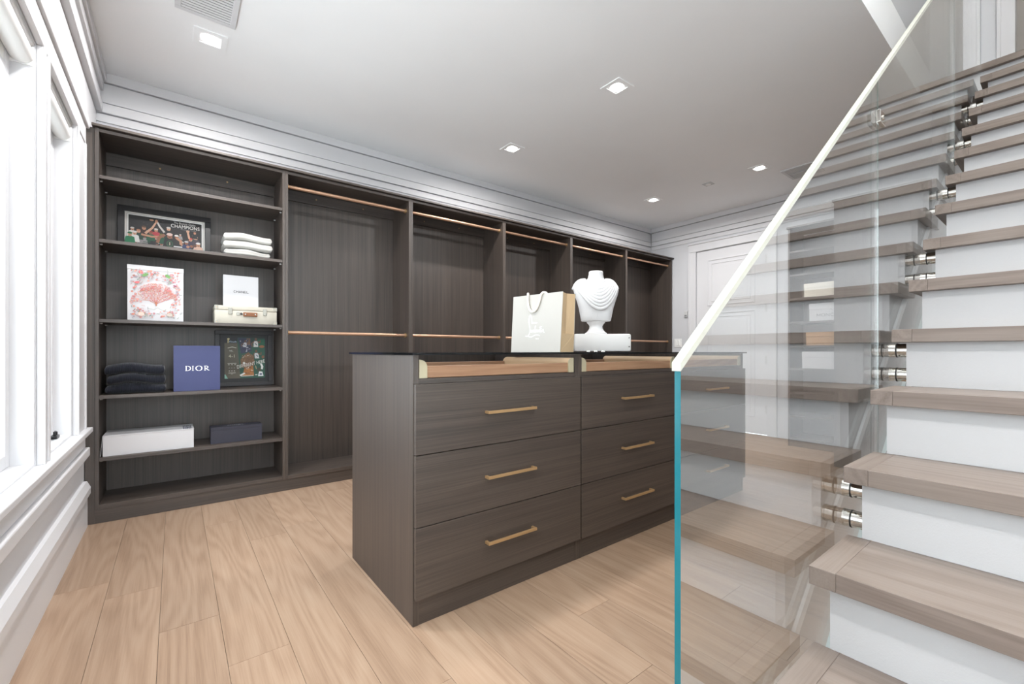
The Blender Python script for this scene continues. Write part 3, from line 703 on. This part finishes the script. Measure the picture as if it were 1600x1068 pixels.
prof = [(.084, .090, .062, 0, 2.6), (.088, .094, .066, 0, 2.6), (.12, .100, .07, -.002, 2.5), (.17, .110, .078, -.006, 2.4), (.21, .122, .084, -.01, 2.3), (.25, .136, .083, -.008, 2.3), (.28, .1435, .076, -.004, 2.3), (.305, .142, .066, 0, 2.3), (.322, .130, .056, .004, 2.2), (.332, .110, .05, .006, 2.1), (.338, .085, .047, .007, 2.0), (.346, .062, .046, .006, 2.0), (.36, .051, .044, .004, 2.0), (.385, .0455, .042, .002, 2.0), (.398, .0455, .042, 0, 2.0), (.403, .042, .039, 0, 2.0)]
b = MB(); b.loft([ring(z, rx, ry, oy, p) for z, rx, ry, oy, p in prof]); tb_ = b.build('torso', 'marble', bust); smooth_by_angle(tb_, 60)
def surf_y(x, z):     # front surface of the torso
    for (za, *A), (zb, *B) in zip(prof, prof[1:]):
        if za <= z <= zb:
            f = (z - za) / (zb - za); rx, ry, oy, p = [A[j] + (B[j] - A[j]) * f for j in range(4)]
            q = max(0.0, 1 - (abs(x) / rx) ** p); return oy - ry * q ** (1 / p)
    return 0
for j in range(9):
    sag = .016 + .0155 * j; wd = .060 + .0088 * min(j, 8); ztop = .340 - .0048 * j
    pts = []
    for k in range(33):
        t = -1 + 2 * k / 32; xx = wd * t + .006 * (1 - t * t) * (j * .4 - 1); zz = ztop - sag * (1 - abs(t) ** 1.9) - .0005 * j + .004 * t * (j - 4) * .2
        pts.append(Vector((xx, surf_y(xx, zz) - .002 - .0035 * (1 - t * t), zz)))
    MB().tube(pts, lambda t: .0062 + .0058 * math.sin(math.pi * t) ** .7, 12).build('drape_fold', 'marble', tb_, True)
for s in (-1, 1):
    pts = [Vector((s * (.062 + .09 * t), .012 + .01 * math.sin(t * 3), .345 - .012 * t - .075 * t ** 3)) for t in [k / 14 for k in range(13)]]
    MB().tube(pts, lambda t: .016 + .006 * math.sin(math.pi * t), 12).build('shoulder_drape', 'marble', tb_, True)
pts = [Vector((.012 - .018 * t, surf_y(.012 - .018 * t, .205 - .11 * t) - .0005, .205 - .11 * t)) for t in [k / 12 for k in range(13)]]
MB().tube(pts, lambda t: .0028 * (1 - .6 * t), 8).build('centre_fold', 'marble', tb_, True)

# ================================================================== THINGS ON THE SHELVES
def garment(name, label, x0, x1, y0, y1, z0, h, m, seed, rib=0.0, group=None, bottom=False):
    rnd = random.Random(seed); ph = [rnd.uniform(0, 6.28) for _ in range(8)]
    NX, NP = (150 if rib else 64), 36; rings = []
    L, D = x1 - x0, y1 - y0; r = h / 2
    for i in range(NX + 1):
        t = i / NX; x = x0 + L * t
        e = min(1, min(t, 1 - t) / .05); k = (1 - (1 - e) ** 2.2) ** .5 if e < 1 else 1
        k = .15 + .85 * k
        hh = h * k; rr = hh / 2
        sagz = (.009 if rib else .006) * math.sin(1.9 * t * math.pi - .9) + .0016 * math.sin(9 * t + ph[1])
        yf = .005 * math.sin(5 * t + ph[2]) + .003 * math.sin(13 * t + ph[3])
        ring_ = []
        for j in range(NP):
            a = 2 * math.pi * j / NP; ca, sa = math.cos(a), math.sin(a)
            py = math.copysign(abs(ca) ** .35, ca) * (D / 2 - .004 * (1 - k)); pz = math.copysign(abs(sa) ** (.75 if ca < 0 else .6), sa) * rr
            crease = -.006 * math.exp(-((a - math.pi) / .16) ** 2) if not rib else 0   # the open edge of the fold at the front
            rb = rib * math.sin(2 * math.pi * x / .0085) * (1 if abs(sa) < .99 else .6)
            yy = (y0 + y1) / 2 + py + (yf if ca < 0 else 0) - (crease + (rb if ca < 0 else 0)); zz = z0 + h / 2 + pz + (sagz * .5 * (1 + sa) if bottom else sagz) + (rb if sa > .2 else 0)
            ring_.append(Vector((x, yy, max(z0 - (0 if bottom else .01), zz))))
        rings.append(ring_)
    b = MB(); b.loft(rings); o = b.build(name, m, None, True)
    return tag(o, label, 'sweater', group)
WS = 1.739
garment('folded_sweater', 'white folded sweater at the bottom of the white stack', .276, .565, 3.72, 3.98, WS + .0005, .052, 'white_knit', 3, 0, 'white folded sweaters', bottom=True)
garment('folded_sweater', 'white folded sweater in the middle of the white stack', .272, .580, 3.715, 3.98, WS + .053, .058, 'white_knit', 8, 0, 'white folded sweaters')
garment('folded_sweater', 'white folded sweater on top of the white stack', .274, .578, 3.72, 3.98, WS + .111, .058, 'white_knit', 12, 0, 'white folded sweaters')
BS = .781
garment('folded_sweater', 'dark ribbed sweater at the bottom of the dark stack', -.340, -.045, 3.70, 3.97, BS + .0005, .062, 'navy_knit', 5, .0011, 'dark folded sweaters', bottom=True)
garment('folded_sweater', 'dark ribbed sweater in the middle of the dark stack', -.332, -.048, 3.695, 3.97, BS + .063, .060, 'navy_knit', 6, .0011, 'dark folded sweaters')
garment('folded_sweater', 'dark ribbed sweater on top of the dark stack', -.344, -.052, 3.70, 3.97, BS + .123, .064, 'navy_knit', 17, .0011, 'dark folded sweaters')

# --- framed photograph of a cheering crowd
def framed(name, label, x0, x1, zb, zt_, y, lean, fm, mould, depth, matw=None):
    t = thing(name, label, 'picture frame', (x0, y, zb)); t.rotation_euler = (R(-lean), 0, 0)
    W, H = x1 - x0, zt_ - zb
    b = MB()
    for p in ((0, W, 0, mould), (0, W, H - mould, H), (0, mould, mould, H - mould), (W - mould, W, mould, H - mould)): b.box(p[0], p[1], 0, depth, p[2], p[3], bev=.0025)
    b.build('frame', fm, t)
    bx('backing', 'frame_char', t, mould - .004, W - mould + .004, depth * .55, depth * .75, mould - .004, H - mould + .004)
    return t, W, H
t, W, H = framed('picture_frame', 'black framed wide photograph of a cheering team', -.303, .212, WS + .002, 2.044, 3.955, 4, 'frame_black', .036, .03)
random.seed(11); p = Print(); mo = .036
p.rect(mo, mo, W - mo, H - mo, (226, 222, 216)); p.rect(mo + .010, mo + .010, W - mo - .010, H - mo - .010, (150, 148, 146)); p.rect(mo + .012, mo + .012, W - mo - .012, H - mo - .012, (240, 238, 234))
ix0, ix1, iz0, iz1 = mo + .019, W - mo - .019, mo + .017, H - mo - .019; IW, IH = ix1 - ix0, iz1 - iz0
p.rect(ix0, iz0, ix1, iz1, (20, 18, 20))
def P_(a, b): return (ix0 + a * IW, iz0 + b * IH)
for _ in range(26):
    a, b_ = random.uniform(.02, .98), random.uniform(.62, .95); x, y = P_(a, b_); p.ell(x, y, .0035, .0045, random.choice([(46, 40, 42), (38, 36, 44), (58, 48, 46)]))
SK = [(196, 142, 112), (150, 98, 72), (112, 72, 54), (214, 166, 138), (128, 84, 62)]
def person_print(a, b_, s, cap, shirt, skin, body=True):
    x, y = P_(a, b_)
    if body: p.poly([(x - 1.9 * s, max(iz0, y - 4.4 * s)), (x + 1.9 * s, max(iz0, y - 4.4 * s)), (x + 1.5 * s, y - 1.2 * s), (x + .5 * s, y - .8 * s), (x - .5 * s, y - .8 * s), (x - 1.5 * s, y - 1.2 * s)], shirt)
    p.ell(x, y, s * .78, s, skin); p.ell(x, y + .62 * s, s * .84, s * .5, cap); p.rect(x - s, y + .38 * s, x + s * .6, y + .5 * s, cap)
    p.ell(x, y - .48 * s, s * .3, s * .12, (90, 46, 42))
for _ in range(46):
    a, b_ = random.uniform(.02, .98), random.uniform(.05, .5)
    person_print(a, b_, random.uniform(.007, .011), random.choice([(200, 196, 190), (40, 40, 44), (26, 92, 62), (120, 60, 50), (150, 130, 110)]), random.choice([(20, 70, 50), (30, 28, 32), (70, 40, 36), (150, 146, 144), (44, 50, 80)]), random.choice(SK))
for a, b_, s, c, sh_, k in ((.05, .50, .012, (210, 206, 200), (226, 224, 218), 0), (.20, .58, .014, (92, 62, 44), (60, 34, 30), 0), (.13, .44, .013, (186, 120, 90), (24, 60, 44), 3), (.36, .55, .013, (214, 204, 196), (190, 60, 70), 0), (.29, .44, .013, (150, 50, 48), (18, 84, 56), 1), (.08, .36, .014, (230, 226, 220), (236, 234, 230), 3), (.43, .38, .013, (120, 110, 40), (16, 78, 52), 2), (.53, .66, .014, (198, 192, 186), (30, 28, 30), 3), (.64, .40, .014, (232, 228, 222), (40, 30, 30), 1), (.84, .36, .013, (196, 60, 60), (60, 50, 70), 0), (.92, .44, .012, (206, 170, 140), (70, 60, 70), 3), (.90, .62, .009, (190, 130, 100), (30, 30, 30), 0), (.02, .30, .015, (22, 110, 70), (18, 120, 78), 3), (.78, .22, .014, (200, 196, 196), (40, 52, 96), 1), (.95, .20, .016, (236, 230, 226), (230, 190, 170), 0)):
    person_print(a, b_, s, c, sh_, SK[k])
p.line([P_(.22, .40), P_(.31, .62), P_(.36, .84)], lambda t: .015 - .006 * t, SK[3]); p.line([P_(.47, .52), P_(.41, .70), P_(.37, .88)], lambda t: .013 - .004 * t, (214, 206, 200))
p.ell(*P_(.365, .88), .008, .012, SK[0]); p.ell(*P_(.30, .90), .012, .006, (196, 150, 120)); p.line([P_(.82, .40), P_(.80, .62)], .012, SK[3]); p.ell(*P_(.80, .66), .010, .010, SK[3])
p.line([P_(.17, .34), P_(.30, .30), P_(.42, .34)], .013, SK[0]); p.line([P_(.38, .12), P_(.40, .30), P_(.47, .42)], .018, SK[1])
person_print(.545, .40, .020, (236, 206, 196), (24, 26, 24), SK[1]); p.ell(*P_(.545, .12), .018, .022, (36, 96, 60)); p.ell(*P_(.545, .12), .014, .018, (30, 34, 30)); p.text('1', *P_(.545, .12), .022, (230, 226, 190))
p.line([P_(.70, .10), P_(.70, .26), P_(.64, .36)], .016, SK[0]); p.ell(*P_(.66, .07), .020, .014, (26, 26, 30)); p.rect(*P_(.60, .02), *P_(.72, .06), (226, 224, 224))
for k in range(3): p.ell(*P_(.80 + .05 * k, .08 + .03 * k), .010, .010, SK[k])
p.text('The Boston Globe', *P_(.755, .925), .014, (236, 232, 226), width=.125); p.text('CHAMPIONS', *P_(.765, .805), .025, (240, 238, 232), width=.165); p.line([P_(.70, .70), P_(.92, .70)], .002, (150, 148, 146))
fo = p.build('photo_print', t, (0, .030 * .5, 0), (1, 0, 0), (0, 0, 1))

# --- white box printed with a pink tree
FB = 1.25
t = wthing('printed_box', 'white box printed with a pink tree and scattered flowers', 'box', (-.095, 3.75, FB)); fx0, fx1, fz1 = -.237, .047, 1.607
bx('body', 'white_card', t, fx0, fx1, 3.722, 3.80, FB + .0005, fz1 - .03, bev=.001); bx('lid', 'white_card', t, fx0 - .0015, fx1 + .0015, 3.7205, 3.802, fz1 - .0295, fz1, bev=.001)
random.seed(5); p = Print(); W, H = fx1 - fx0, fz1 - FB
def branch(x, y, a, L, d):
    x2, y2 = x + math.cos(a) * L, y + math.sin(a) * L * .8
    p.line([(x, y), ((x + x2) / 2 + random.uniform(-.002, .002), (y + y2) / 2), (x2, y2)], max(.0009, .0044 * .62 ** (5 - d)), random.choice([(190, 116, 96), (206, 132, 112), (196, 110, 100)]))
    if d <= 0: p.ell(x2, y2, .0028, .0022, random.choice([(216, 140, 140), (206, 120, 132), (222, 160, 150), (190, 110, 120), (214, 160, 120)])); return
    for _ in range(2 if d > 3 else random.choice((2, 3))): branch(x2, y2, a + random.uniform(-.75, .75), L * random.uniform(.66, .86), d - 1)
for a in (60, 85, 100, 122, 35, 145): branch(W / 2, .112, R(a), .044, 4)
p.line([(W / 2, .100), (W / 2, .125)], .007, (176, 112, 84))
for _ in range(950):
    rr = random.random() ** .5; a = random.uniform(0, 2 * math.pi); p.ell(W / 2 + .092 * rr * math.cos(a), .186 + .060 * rr * math.sin(a), .0021, .0015, random.choice([(206, 130, 134), (214, 150, 140), (188, 104, 116), (206, 150, 104)]), random.uniform(0, 3), n=6)
def blossom(x, y, s, c):
    for k in range(5): p.ell(x + s * .8 * math.cos(k * 1.257), y + s * .8 * math.sin(k * 1.257), s * .55, s * .45, c, n=8)
    p.ell(x, y, s * .4, s * .4, (220, 190, 120), n=8)
def sprig(x, y, a, L, c):
    p.line([(x, y), (x + math.cos(a) * L, y + math.sin(a) * L)], .0009, (150, 150, 140))
    for k in (.3, .55, .8, 1): p.ell(x + math.cos(a) * L * k, y + math.sin(a) * L * k, .0035, .0014, c, a + (.8 if k in (.3, .8) else -.8), n=8)
for _ in range(420):
    x, y = random.uniform(.02, W - .02), random.uniform(.02, H - .03)
    if ((x - W / 2) / .10) ** 2 + ((y - .178) / .085) ** 2 < 1 or (abs(x - W / 2) < .07 and .07 < y < .11): continue
    r0 = random.random()
    if r0 < .42: blossom(x, y, random.uniform(.003, .0058), random.choice([(196, 84, 96), (216, 140, 140), (176, 100, 120), (150, 140, 160), (214, 120, 110)]))
    elif r0 < .85: sprig(x, y, random.uniform(0, 6.28), random.uniform(.010, .020), random.choice([(150, 160, 140), (160, 156, 160), (130, 140, 130), (196, 160, 160)]))
    else: p.ell(x, y, .006, .0035, random.choice([(170, 150, 160), (200, 130, 130), (120, 130, 120)]), random.uniform(0, 3))
for x, a in ((.088, .5), (W - .082, 2.4)): p.ell(x, .296, .017, .009, (104, 150, 84), a); p.line([(x - .014, .290), (x + .014, .302)], .0012, (70, 110, 60))
blossom(.066, .312, .009, (214, 96, 110)); blossom(W - .062, .306, .008, (200, 120, 140)); p.ell(.048, .244, .013, .007, (206, 96, 100), .2); p.ell(W - .046, .236, .010, .006, (150, 90, 110), -.5)
for x, c in ((.068, (200, 160, 140)), (W - .072, (120, 120, 110))):
    for k in range(5, 0, -1): p.ell(x, .042, .0034 * k, .0028 * k, c if k % 2 else (232, 214, 204))
p.line([(.10, .082), (.13, .072), (.15, .086), (.17, .072), (.20, .064)], .0014, (130, 140, 120))
p.build('tree_print', t, (fx0, 3.7202, FB), (1, 0, 0), (0, 0, 1), .0004)

# --- cream suitcase with a square white box on it
t = wthing('mini_suitcase', 'small cream suitcase with brown leather handle', 'suitcase', (.417, 3.85, FB)); sx0, sx1, sz1 = .222, .612, 1.379
b = MB(); b.box(sx0, sx1, 3.742, 3.97, FB + .0005, sz1 - .032, bev=.004); smooth_by_angle(b.build('body', 'suede', t), 30)
b = MB(); b.box(sx0, sx1, 3.742, 3.97, sz1 - .0305, sz1, bev=.004); smooth_by_angle(b.build('lid', 'suede', t), 30)
for x in (sx0, sx1):
    for z in (FB, sz1):
        d = 1 if x == sx0 else -1; e = 1 if z == FB else -1
        c = MB().box(min(x - d * .0015, x + d * .022), max(x - d * .0015, x + d * .022), 3.7405, 3.762, min(z + .0008, z + e * .024) if e > 0 else z - .024, max(z + .0008, z + e * .024) if e > 0 else z + .0012, bev=.0015).build('corner_guard', 'nickel', t)
        MB().cyl((x + d * .011, 3.7405, z + e * .012), (x + d * .011, 3.7385, z + e * .012), .003, 8).build('rivet', 'brass', c)
for x in (.315, .532):
    l = MB().box(x - .013, x + .013, 3.737, 3.743, sz1 - .060, sz1 - .014, bev=.002).build('latch', 'nickel', t)
    MB().cyl((x, 3.737, sz1 - .052), (x, 3.732, sz1 - .052), .009, 14).build('latch_button', 'nickel', l)
lk = MB().cyl((.362, 3.742, sz1 - .055), (.362, 3.736, sz1 - .055), .012, 16).build('lock_plate', 'nickel', t); MB().cyl((.382, 3.742, sz1 - .055), (.382, 3.737, sz1 - .055), .008, 14).build('key_hole', 'frame_char', t)
h = MB().box(.392, .482, 3.722, 3.733, sz1 - .074, sz1 - .044, bev=.004).build('handle', 'leather', t)
for x in (.406, .468): MB().cyl((x, 3.7225, sz1 - .058), (x, 3.719, sz1 - .058), .005, 10).build('rivet', 'chrome', h); MB().cyl((x, 3.733, sz1 - .058), (x, 3.742, sz1 - .058), .005, 10).build('handle_loop', 'chrome', h)
t = wthing('gift_box', 'square white box standing on the cream suitcase', 'box', (.385, 3.82, sz1)); bx('body', 'white_card', t, .277, .493, 3.80, 3.85, sz1 + .0005, 1.603, bev=.001)
bx('lid', 'white_card', t, .2755, .4945, 3.781, 3.80, sz1 + .0005, 1.6045, bev=.001)
# lettering drawn letter by letter, wide sans capitals
p = Print(); BK = (30, 30, 34); lw_ = .0026; gx = .0
def cap_letters(p, word, x, y, h, wL, gap, lw, c):
    for ch_ in word:
        a, b2, m_ = x, x + wL, x + wL / 2
        if ch_ == 'C':
            p.line([(m_ + wL * .5 * math.cos(t), y + h / 2 + h / 2 * math.sin(t)) for t in [R(v) for v in range(45, 316, 18)]], lw, c)
        elif ch_ == 'H': p.line([(a, y), (a, y + h)], lw, c); p.line([(b2, y), (b2, y + h)], lw, c); p.line([(a, y + h / 2), (b2, y + h / 2)], lw, c)
        elif ch_ == 'A': p.line([(a, y), (m_, y + h), (b2, y)], lw, c); p.line([(a + wL * .22, y + h * .33), (b2 - wL * .22, y + h * .33)], lw, c)
        elif ch_ == 'N': p.line([(a, y), (a, y + h)], lw, c); p.line([(a, y + h), (b2, y)], lw, c); p.line([(b2, y), (b2, y + h)], lw, c)
        elif ch_ == 'M': p.line([(a, y), (a, y + h), (m_, y + h * .25), (b2, y + h), (b2, y)], lw, c)
        elif ch_ == 'E':
            p.line([(a, y), (a, y + h)], lw, c)
            for k in (0, .5, 1): p.line([(a, y + h * k), (b2 - (wL * .12 if k == .5 else 0), y + h * k)], lw, c)
        elif ch_ == 'L': p.line([(a, y + h), (a, y), (b2, y)], lw, c)
        elif ch_ == 'O': p.line([(m_ + wL * .5 * math.cos(t), y + h / 2 + h / 2 * math.sin(t)) for t in [R(v) for v in range(0, 361, 20)]], lw, c)
        elif ch_ == 'R':
            p.line([(a, y), (a, y + h)], lw, c); p.line([(a, y + h), (m_, y + h), (b2 - wL * .08, y + h * .88), (b2, y + h * .74), (b2 - wL * .08, y + h * .6), (m_, y + h * .48), (a, y + h * .48)], lw, c); p.line([(m_, y + h * .48), (b2, y)], lw, c)
        x += wL + gap
cap_letters(p, 'CHANEL', .064, .100, .0155, .0112, .0050, .0026, BK)
p.build('lettering', t, (.2755, 3.7808, sz1), (1, 0, 0), (0, 0, 1))

# --- navy box with serif lettering
DZ0 = .781; dx0, dx1, dz1 = -.006, .253, 1.09
t = wthing('gift_box', 'navy blue box standing upright beside the dark sweaters', 'box', (.12, 3.76, DZ0))
bx('body', 'navy_card', t, dx0 + .002, dx1 - .002, 3.745, 3.80, DZ0 + .0005, dz1 - .001, bev=.001); bx('lid', 'navy_card', t, dx0, dx1, 3.722, 3.745, DZ0 + .0005, dz1, bev=.001)
p = Print(); CW = (240, 240, 244); y0, h = .138, .032
def thick(pts, w0): p.line(pts, w0, CW)
x = .062   # D
thick([(x + .006, y0), (x + .006, y0 + h)], .0052)
arc = lambda cx, cy, rx, ry, a0, a1, w_: p.line([(cx + rx * math.cos(R(v)), cy + ry * math.sin(R(v))) for v in range(a0, a1 + 1, 9)], (lambda t: w_ * (.3 + .7 * math.sin(math.pi * t))), CW)
arc(x + .010, y0 + h / 2, .020, h / 2 - .0006, -90, 90, .0062); p.line([(x, y0 + .0007), (x + .012, y0 + .0007)], .0015, CW); p.line([(x, y0 + h - .0007), (x + .012, y0 + h - .0007)], .0015, CW)
x = .1045   # I
thick([(x, y0), (x, y0 + h)], .0052)
for zz in (.0007, h - .0007): p.line([(x - .006, y0 + zz), (x + .006, y0 + zz)], .0015, CW)
x = .138   # O
arc(x, y0 + h / 2, .0165, h / 2, 90, 270, .0064); arc(x, y0 + h / 2, .0165, h / 2, -90, 90, .0064)
x = .172   # R
thick([(x, y0), (x, y0 + h)], .0052); arc(x + .004, y0 + h * .74, .0125, h * .25, -90, 90, .0052)
p.line([(x + .004, y0 + h * .48), (x + .022, y0 + .0004)], .0048, CW)
for a0, a1, zz in ((-.006, .006, .0007), (-.006, .006, h - .0007), (.018, .027, .0007)): p.line([(x + a0, y0 + zz), (x + a1, y0 + zz)], .0015, CW)
p.build('lettering', t, (dx0, 3.7218, DZ0), (1, 0, 0), (0, 0, 1))

# --- framed green collage behind the navy box
t, W, H = framed('picture_frame', 'dark deep framed green sports collage behind the navy box', .240, .622, DZ0 + .002, 1.212, 3.985, 2.2, 'frame_char', .030, .032)
p = Print(); mo = .030
p.rect(mo, mo, W - mo, H - mo, (14, 14, 16)); a0, b0, a1, b1 = mo + .030, mo + .030, W - mo - .022, H - mo - .022; IW, IH = a1 - a0, b1 - b0
def Q(a, b): return (a0 + a * IW, b0 + b * IH)
p.rect(a0, b0, a1, b1, (26, 78, 60)); p.poly([Q(0, 0), Q(.38, 0), Q(.30, 1), Q(0, 1)], (92, 86, 70)); p.poly([Q(0, .86), Q(.30, .86), Q(.32, 1), Q(0, 1)], (18, 20, 30)); p.poly([Q(.60, .86), Q(1, .86), Q(1, 1), Q(.60, 1)], (14, 52, 46)); p.poly([Q(.82, .80), Q(1, .80), Q(1, .96), Q(.82, .96)], (20, 92, 66))
p.poly([Q(.32, .99), Q(.64, .99), Q(.66, .66), Q(.40, .60)], (40, 44, 70)); p.poly([Q(.54, .98), Q(.63, .98), Q(.63, .80), Q(.55, .82)], (120, 86, 56))
random.seed(3)
def jersey(a, b, s, c, skin, lean=0.0):
    x, y = Q(a, b); p.ell(x + lean, y + 2.4 * s, .55 * s, .7 * s, skin); p.poly([(x - s, y - 1.4 * s), (x + s, y - 1.4 * s), (x + .9 * s + lean, y + 1.5 * s), (x - .9 * s + lean, y + 1.5 * s)], c)
    p.line([(x - .8 * s + lean, y + 1.3 * s), (x - 1.9 * s, y + .1 * s), (x - 1.5 * s, y - 1.2 * s)], .5 * s, skin); p.line([(x + .8 * s + lean, y + 1.3 * s), (x + 1.7 * s, y + .6 * s), (x + 1.9 * s, y + 1.8 * s)], .5 * s, skin); p.line([(x - .4 * s, y + .4 * s), (x + .4 * s, y - .4 * s)], .35 * s, (70, 80, 90))
for _ in range(34): x, y = Q(random.uniform(.38, .62), random.uniform(.64, .95)); p.ell(x, y, .004, .006, random.choice([(60, 62, 92), (96, 96, 120), (180, 180, 190), (30, 32, 50)]), random.uniform(0, 3))
jersey(.49, .82, .012, (196, 196, 200), (104, 72, 56), .004); jersey(.77, .84, .016, (214, 212, 210), (112, 76, 58)); p.ell(*Q(.92, .78), .018, .011, (150, 96, 60))
jersey(.80, .55, .015, (206, 206, 206), (110, 74, 54), -.006); p.ell(*Q(.95, .52), .010, .012, (130, 84, 58))
p.poly([Q(.38, .46), Q(.46, .56), Q(.58, .64), Q(.68, .56), Q(.74, .42), Q(.72, .30), Q(.40, .26)], (116, 84, 54)); p.line([Q(.44, .50), Q(.50, .56)], .003, (220, 214, 200)); p.line([Q(.56, .55), Q(.60, .57)], .004, (240, 236, 226))
for _ in range(40): x, y = Q(random.uniform(.42, .70), random.uniform(.30, .58)); p.ell(x, y, .0045, .003, random.choice([(136, 100, 66), (90, 64, 42), (150, 112, 80)]), random.uniform(0, 3))
p.poly([Q(.44, .06), Q(.72, .05), Q(.70, .30), Q(.48, .26)], (170, 108, 50))
for _ in range(26): x, y = Q(random.uniform(.45, .70), random.uniform(.07, .27)); p.ell(x, y, .006, .004, random.choice([(196, 132, 64), (142, 88, 42), (210, 196, 180), (120, 76, 40)]), random.uniform(0, 3))
p.line([Q(.38, .07), Q(.48, .12)], .012, (226, 220, 212)); p.line([Q(.40, .05), Q(.70, .06)], .006, (206, 198, 186)); p.text('DIFFERENT HERE', *Q(.645, .345), .026, (236, 232, 222), width=.195, rot=.235, shear=.15)
p.ell(*Q(.47, .37), .008, .010, (230, 228, 220)); p.ell(*Q(.85, .20), .014, .018, (66, 62, 44)); p.line([Q(.90, .34), Q(.93, .28), Q(.92, .22)], .014, (230, 228, 224)); p.poly([Q(.82, .04), Q(.96, .04), Q(.93, .15), Q(.85, .16)], (228, 228, 228)); p.ell(*Q(.89, .09), .010, .008, (80, 84, 110)); p.line([Q(.76, .30), Q(.78, .22)], .006, (170, 150, 110)); p.line([Q(.75, .075), Q(.80, .078)], .005, (226, 226, 220))
p.line([Q(.085, .87), Q(.09, .955)], .008, (206, 190, 140)); p.ell(*Q(.095, .96), .008, .007, (214, 200, 150)); p.text('Finals', *Q(.20, .895), .013, (200, 220, 236), width=.05, shear=.3); p.line([Q(.08, .74), Q(.18, .765), Q(.28, .745)], .005, (214, 210, 196)); p.text('vs.', *Q(.16, .67), .012, (214, 210, 200)); p.text('4-1', *Q(.17, .545), .024, (216, 206, 180)); p.line([Q(.075, .365), Q(.28, .368)], .004, (196, 190, 176))
for k in range(3): p.rect(*Q(.085 + .075 * k, .325), *Q(.12 + .075 * k, .345), (214, 208, 196)); p.rect(*Q(.10 + .06 * k, .25), *Q(.125 + .06 * k, .262), (190, 184, 170)); p.rect(*Q(.10 + .06 * k, .175), *Q(.13 + .06 * k, .195), (206, 200, 188))
p.line([Q(.095, .135), Q(.26, .138)], .005, (190, 184, 172)); p.line([Q(.15, .11), Q(.20, .11)], .003, (190, 184, 172)); p.poly([Q(0, 0), Q(.08, 0), Q(.02, .10), Q(0, .10)], (140, 190, 170))
p.build('photo_print', t, (0, .030 * .5, 0), (1, 0, 0), (0, 0, 1))

# --- lower shelf: long white box and small dark box
LZ = .399
t = wthing('shoe_box', 'long white cardboard box with a tilted end flap', 'box', (-.12, 3.83, LZ)); bx0, bx1, bz1 = -.350, .103, .527
b = MB(); b.box(bx0, bx1, 3.702, 3.956, LZ + .0005, bz1 - .004, bev=.001); b.build('body', 'white_card', t)
b = MB(); b.box(bx0 - .001, bx1 + .001, 3.700, 3.957, bz1 - .0035, bz1, bev=.001); b.build('lid', 'white_card', t)
b = MB(); b.prism([(bx0 - .002, bz1 - .004), (bx0 - .0005, bz1 - .004), (bx0 - .0105, LZ + .001), (bx0 - .012, LZ + .001)], lambda p, t: (p[0], t, p[1]), 3.706, 3.95); b.build('end_flap', 'white_card', t)
p = Print(); p.rect(.395, .010, .440, .175, (34, 40, 66))
for k in range(6):
    for q in range(2): p.rect(.400 + q * .021, .020 + k * .026, .416 + q * .021, .026 + k * .026, (226, 228, 234)); p.rect(.400 + q * .021 + (k % 2) * .010, .026 + k * .026, .405 + q * .021 + (k % 2) * .010, .038 + k * .026, (226, 228, 234))
p.build('printed_block', t, (bx0, 3.70, bz1), (1, 0, 0), (0, 1, 0))
t = wthing('gift_box', 'small charcoal box lying on the lowest filled shelf', 'box', (.355, 3.8, LZ)); nx0, nx1, nz1 = .198, .513, .515
bx('body', 'char_card', t, nx0 + .001, nx1 - .001, 3.733, 3.849, LZ + .0005, nz1 - .022, bev=.001); bx('lid', 'char_card', t, nx0, nx1, 3.732, 3.85, nz1 - .0215, nz1, bev=.001)
p = Print(); cap_letters(p, 'CHANEL', .105, .045, .022, .0125, .0055, .003, (226, 226, 232)); p.build('lettering', t, (nx0, 3.732, nz1), (1, 0, 0), (0, 1, 0))

# --- boxes on the shoe shelves (seen through the railing glass)
def pbox(y0, y1, z, h, m, label, x0=SXF + .012, x1=5.72):
    t = wthing('shoe_box', label, 'box', ((x0 + x1) / 2, (y0 + y1) / 2, z), 'boxes on the far shelf unit')
    bx('body', m, t, x0 + .003, x1, y0 + .002, y1 - .002, z + .0005, z + h * .66, bev=.001); bx('lid', m, t, x0, x1, y0, y1, z + h * .66 + .0005, z + h, bev=.001); return t
pbox(1.43, 1.828, 1.639, .146, 'ivory_card', 'plain ivory box, highest box on the far shelf unit')
t = pbox(1.43, 1.779, 1.378, .185, 'white_card', 'white lettered box under the ivory box on the far shelf unit')
p = Print(); cap_letters(p, 'MONCLER', .075, .045, .028, .030, .011, .005, (120, 120, 126)); p.ell(.20, .115, .016, .016, (214, 214, 216)); p.line([(.188, .105), (.196, .125), (.20, .110), (.204, .125), (.212, .105)], .003, (150, 150, 156))
p.build('lettering', t, (SXF + .012, 1.779, 1.378), (0, -1, 0), (0, 0, 1))
pbox(1.43, 1.809, 1.115, .143, 'tan_card', 'tan box between two white boxes on the far shelf unit')
t = pbox(1.43, 1.847, .866, .183, 'white_card', 'white box with fine grey speckles, lowest on the far shelf unit')
random.seed(9); p = Print()
for _ in range(260): p.ell(random.uniform(.006, .41), random.uniform(.006, .176), random.uniform(.002, .006), .0016, random.choice([(196, 196, 200), (206, 206, 210), (180, 182, 188)]), random.uniform(0, 3.1), n=6)
p.build('speckle_print', t, (SXF + .012, 1.847, .866), (0, -1, 0), (0, 0, 1))
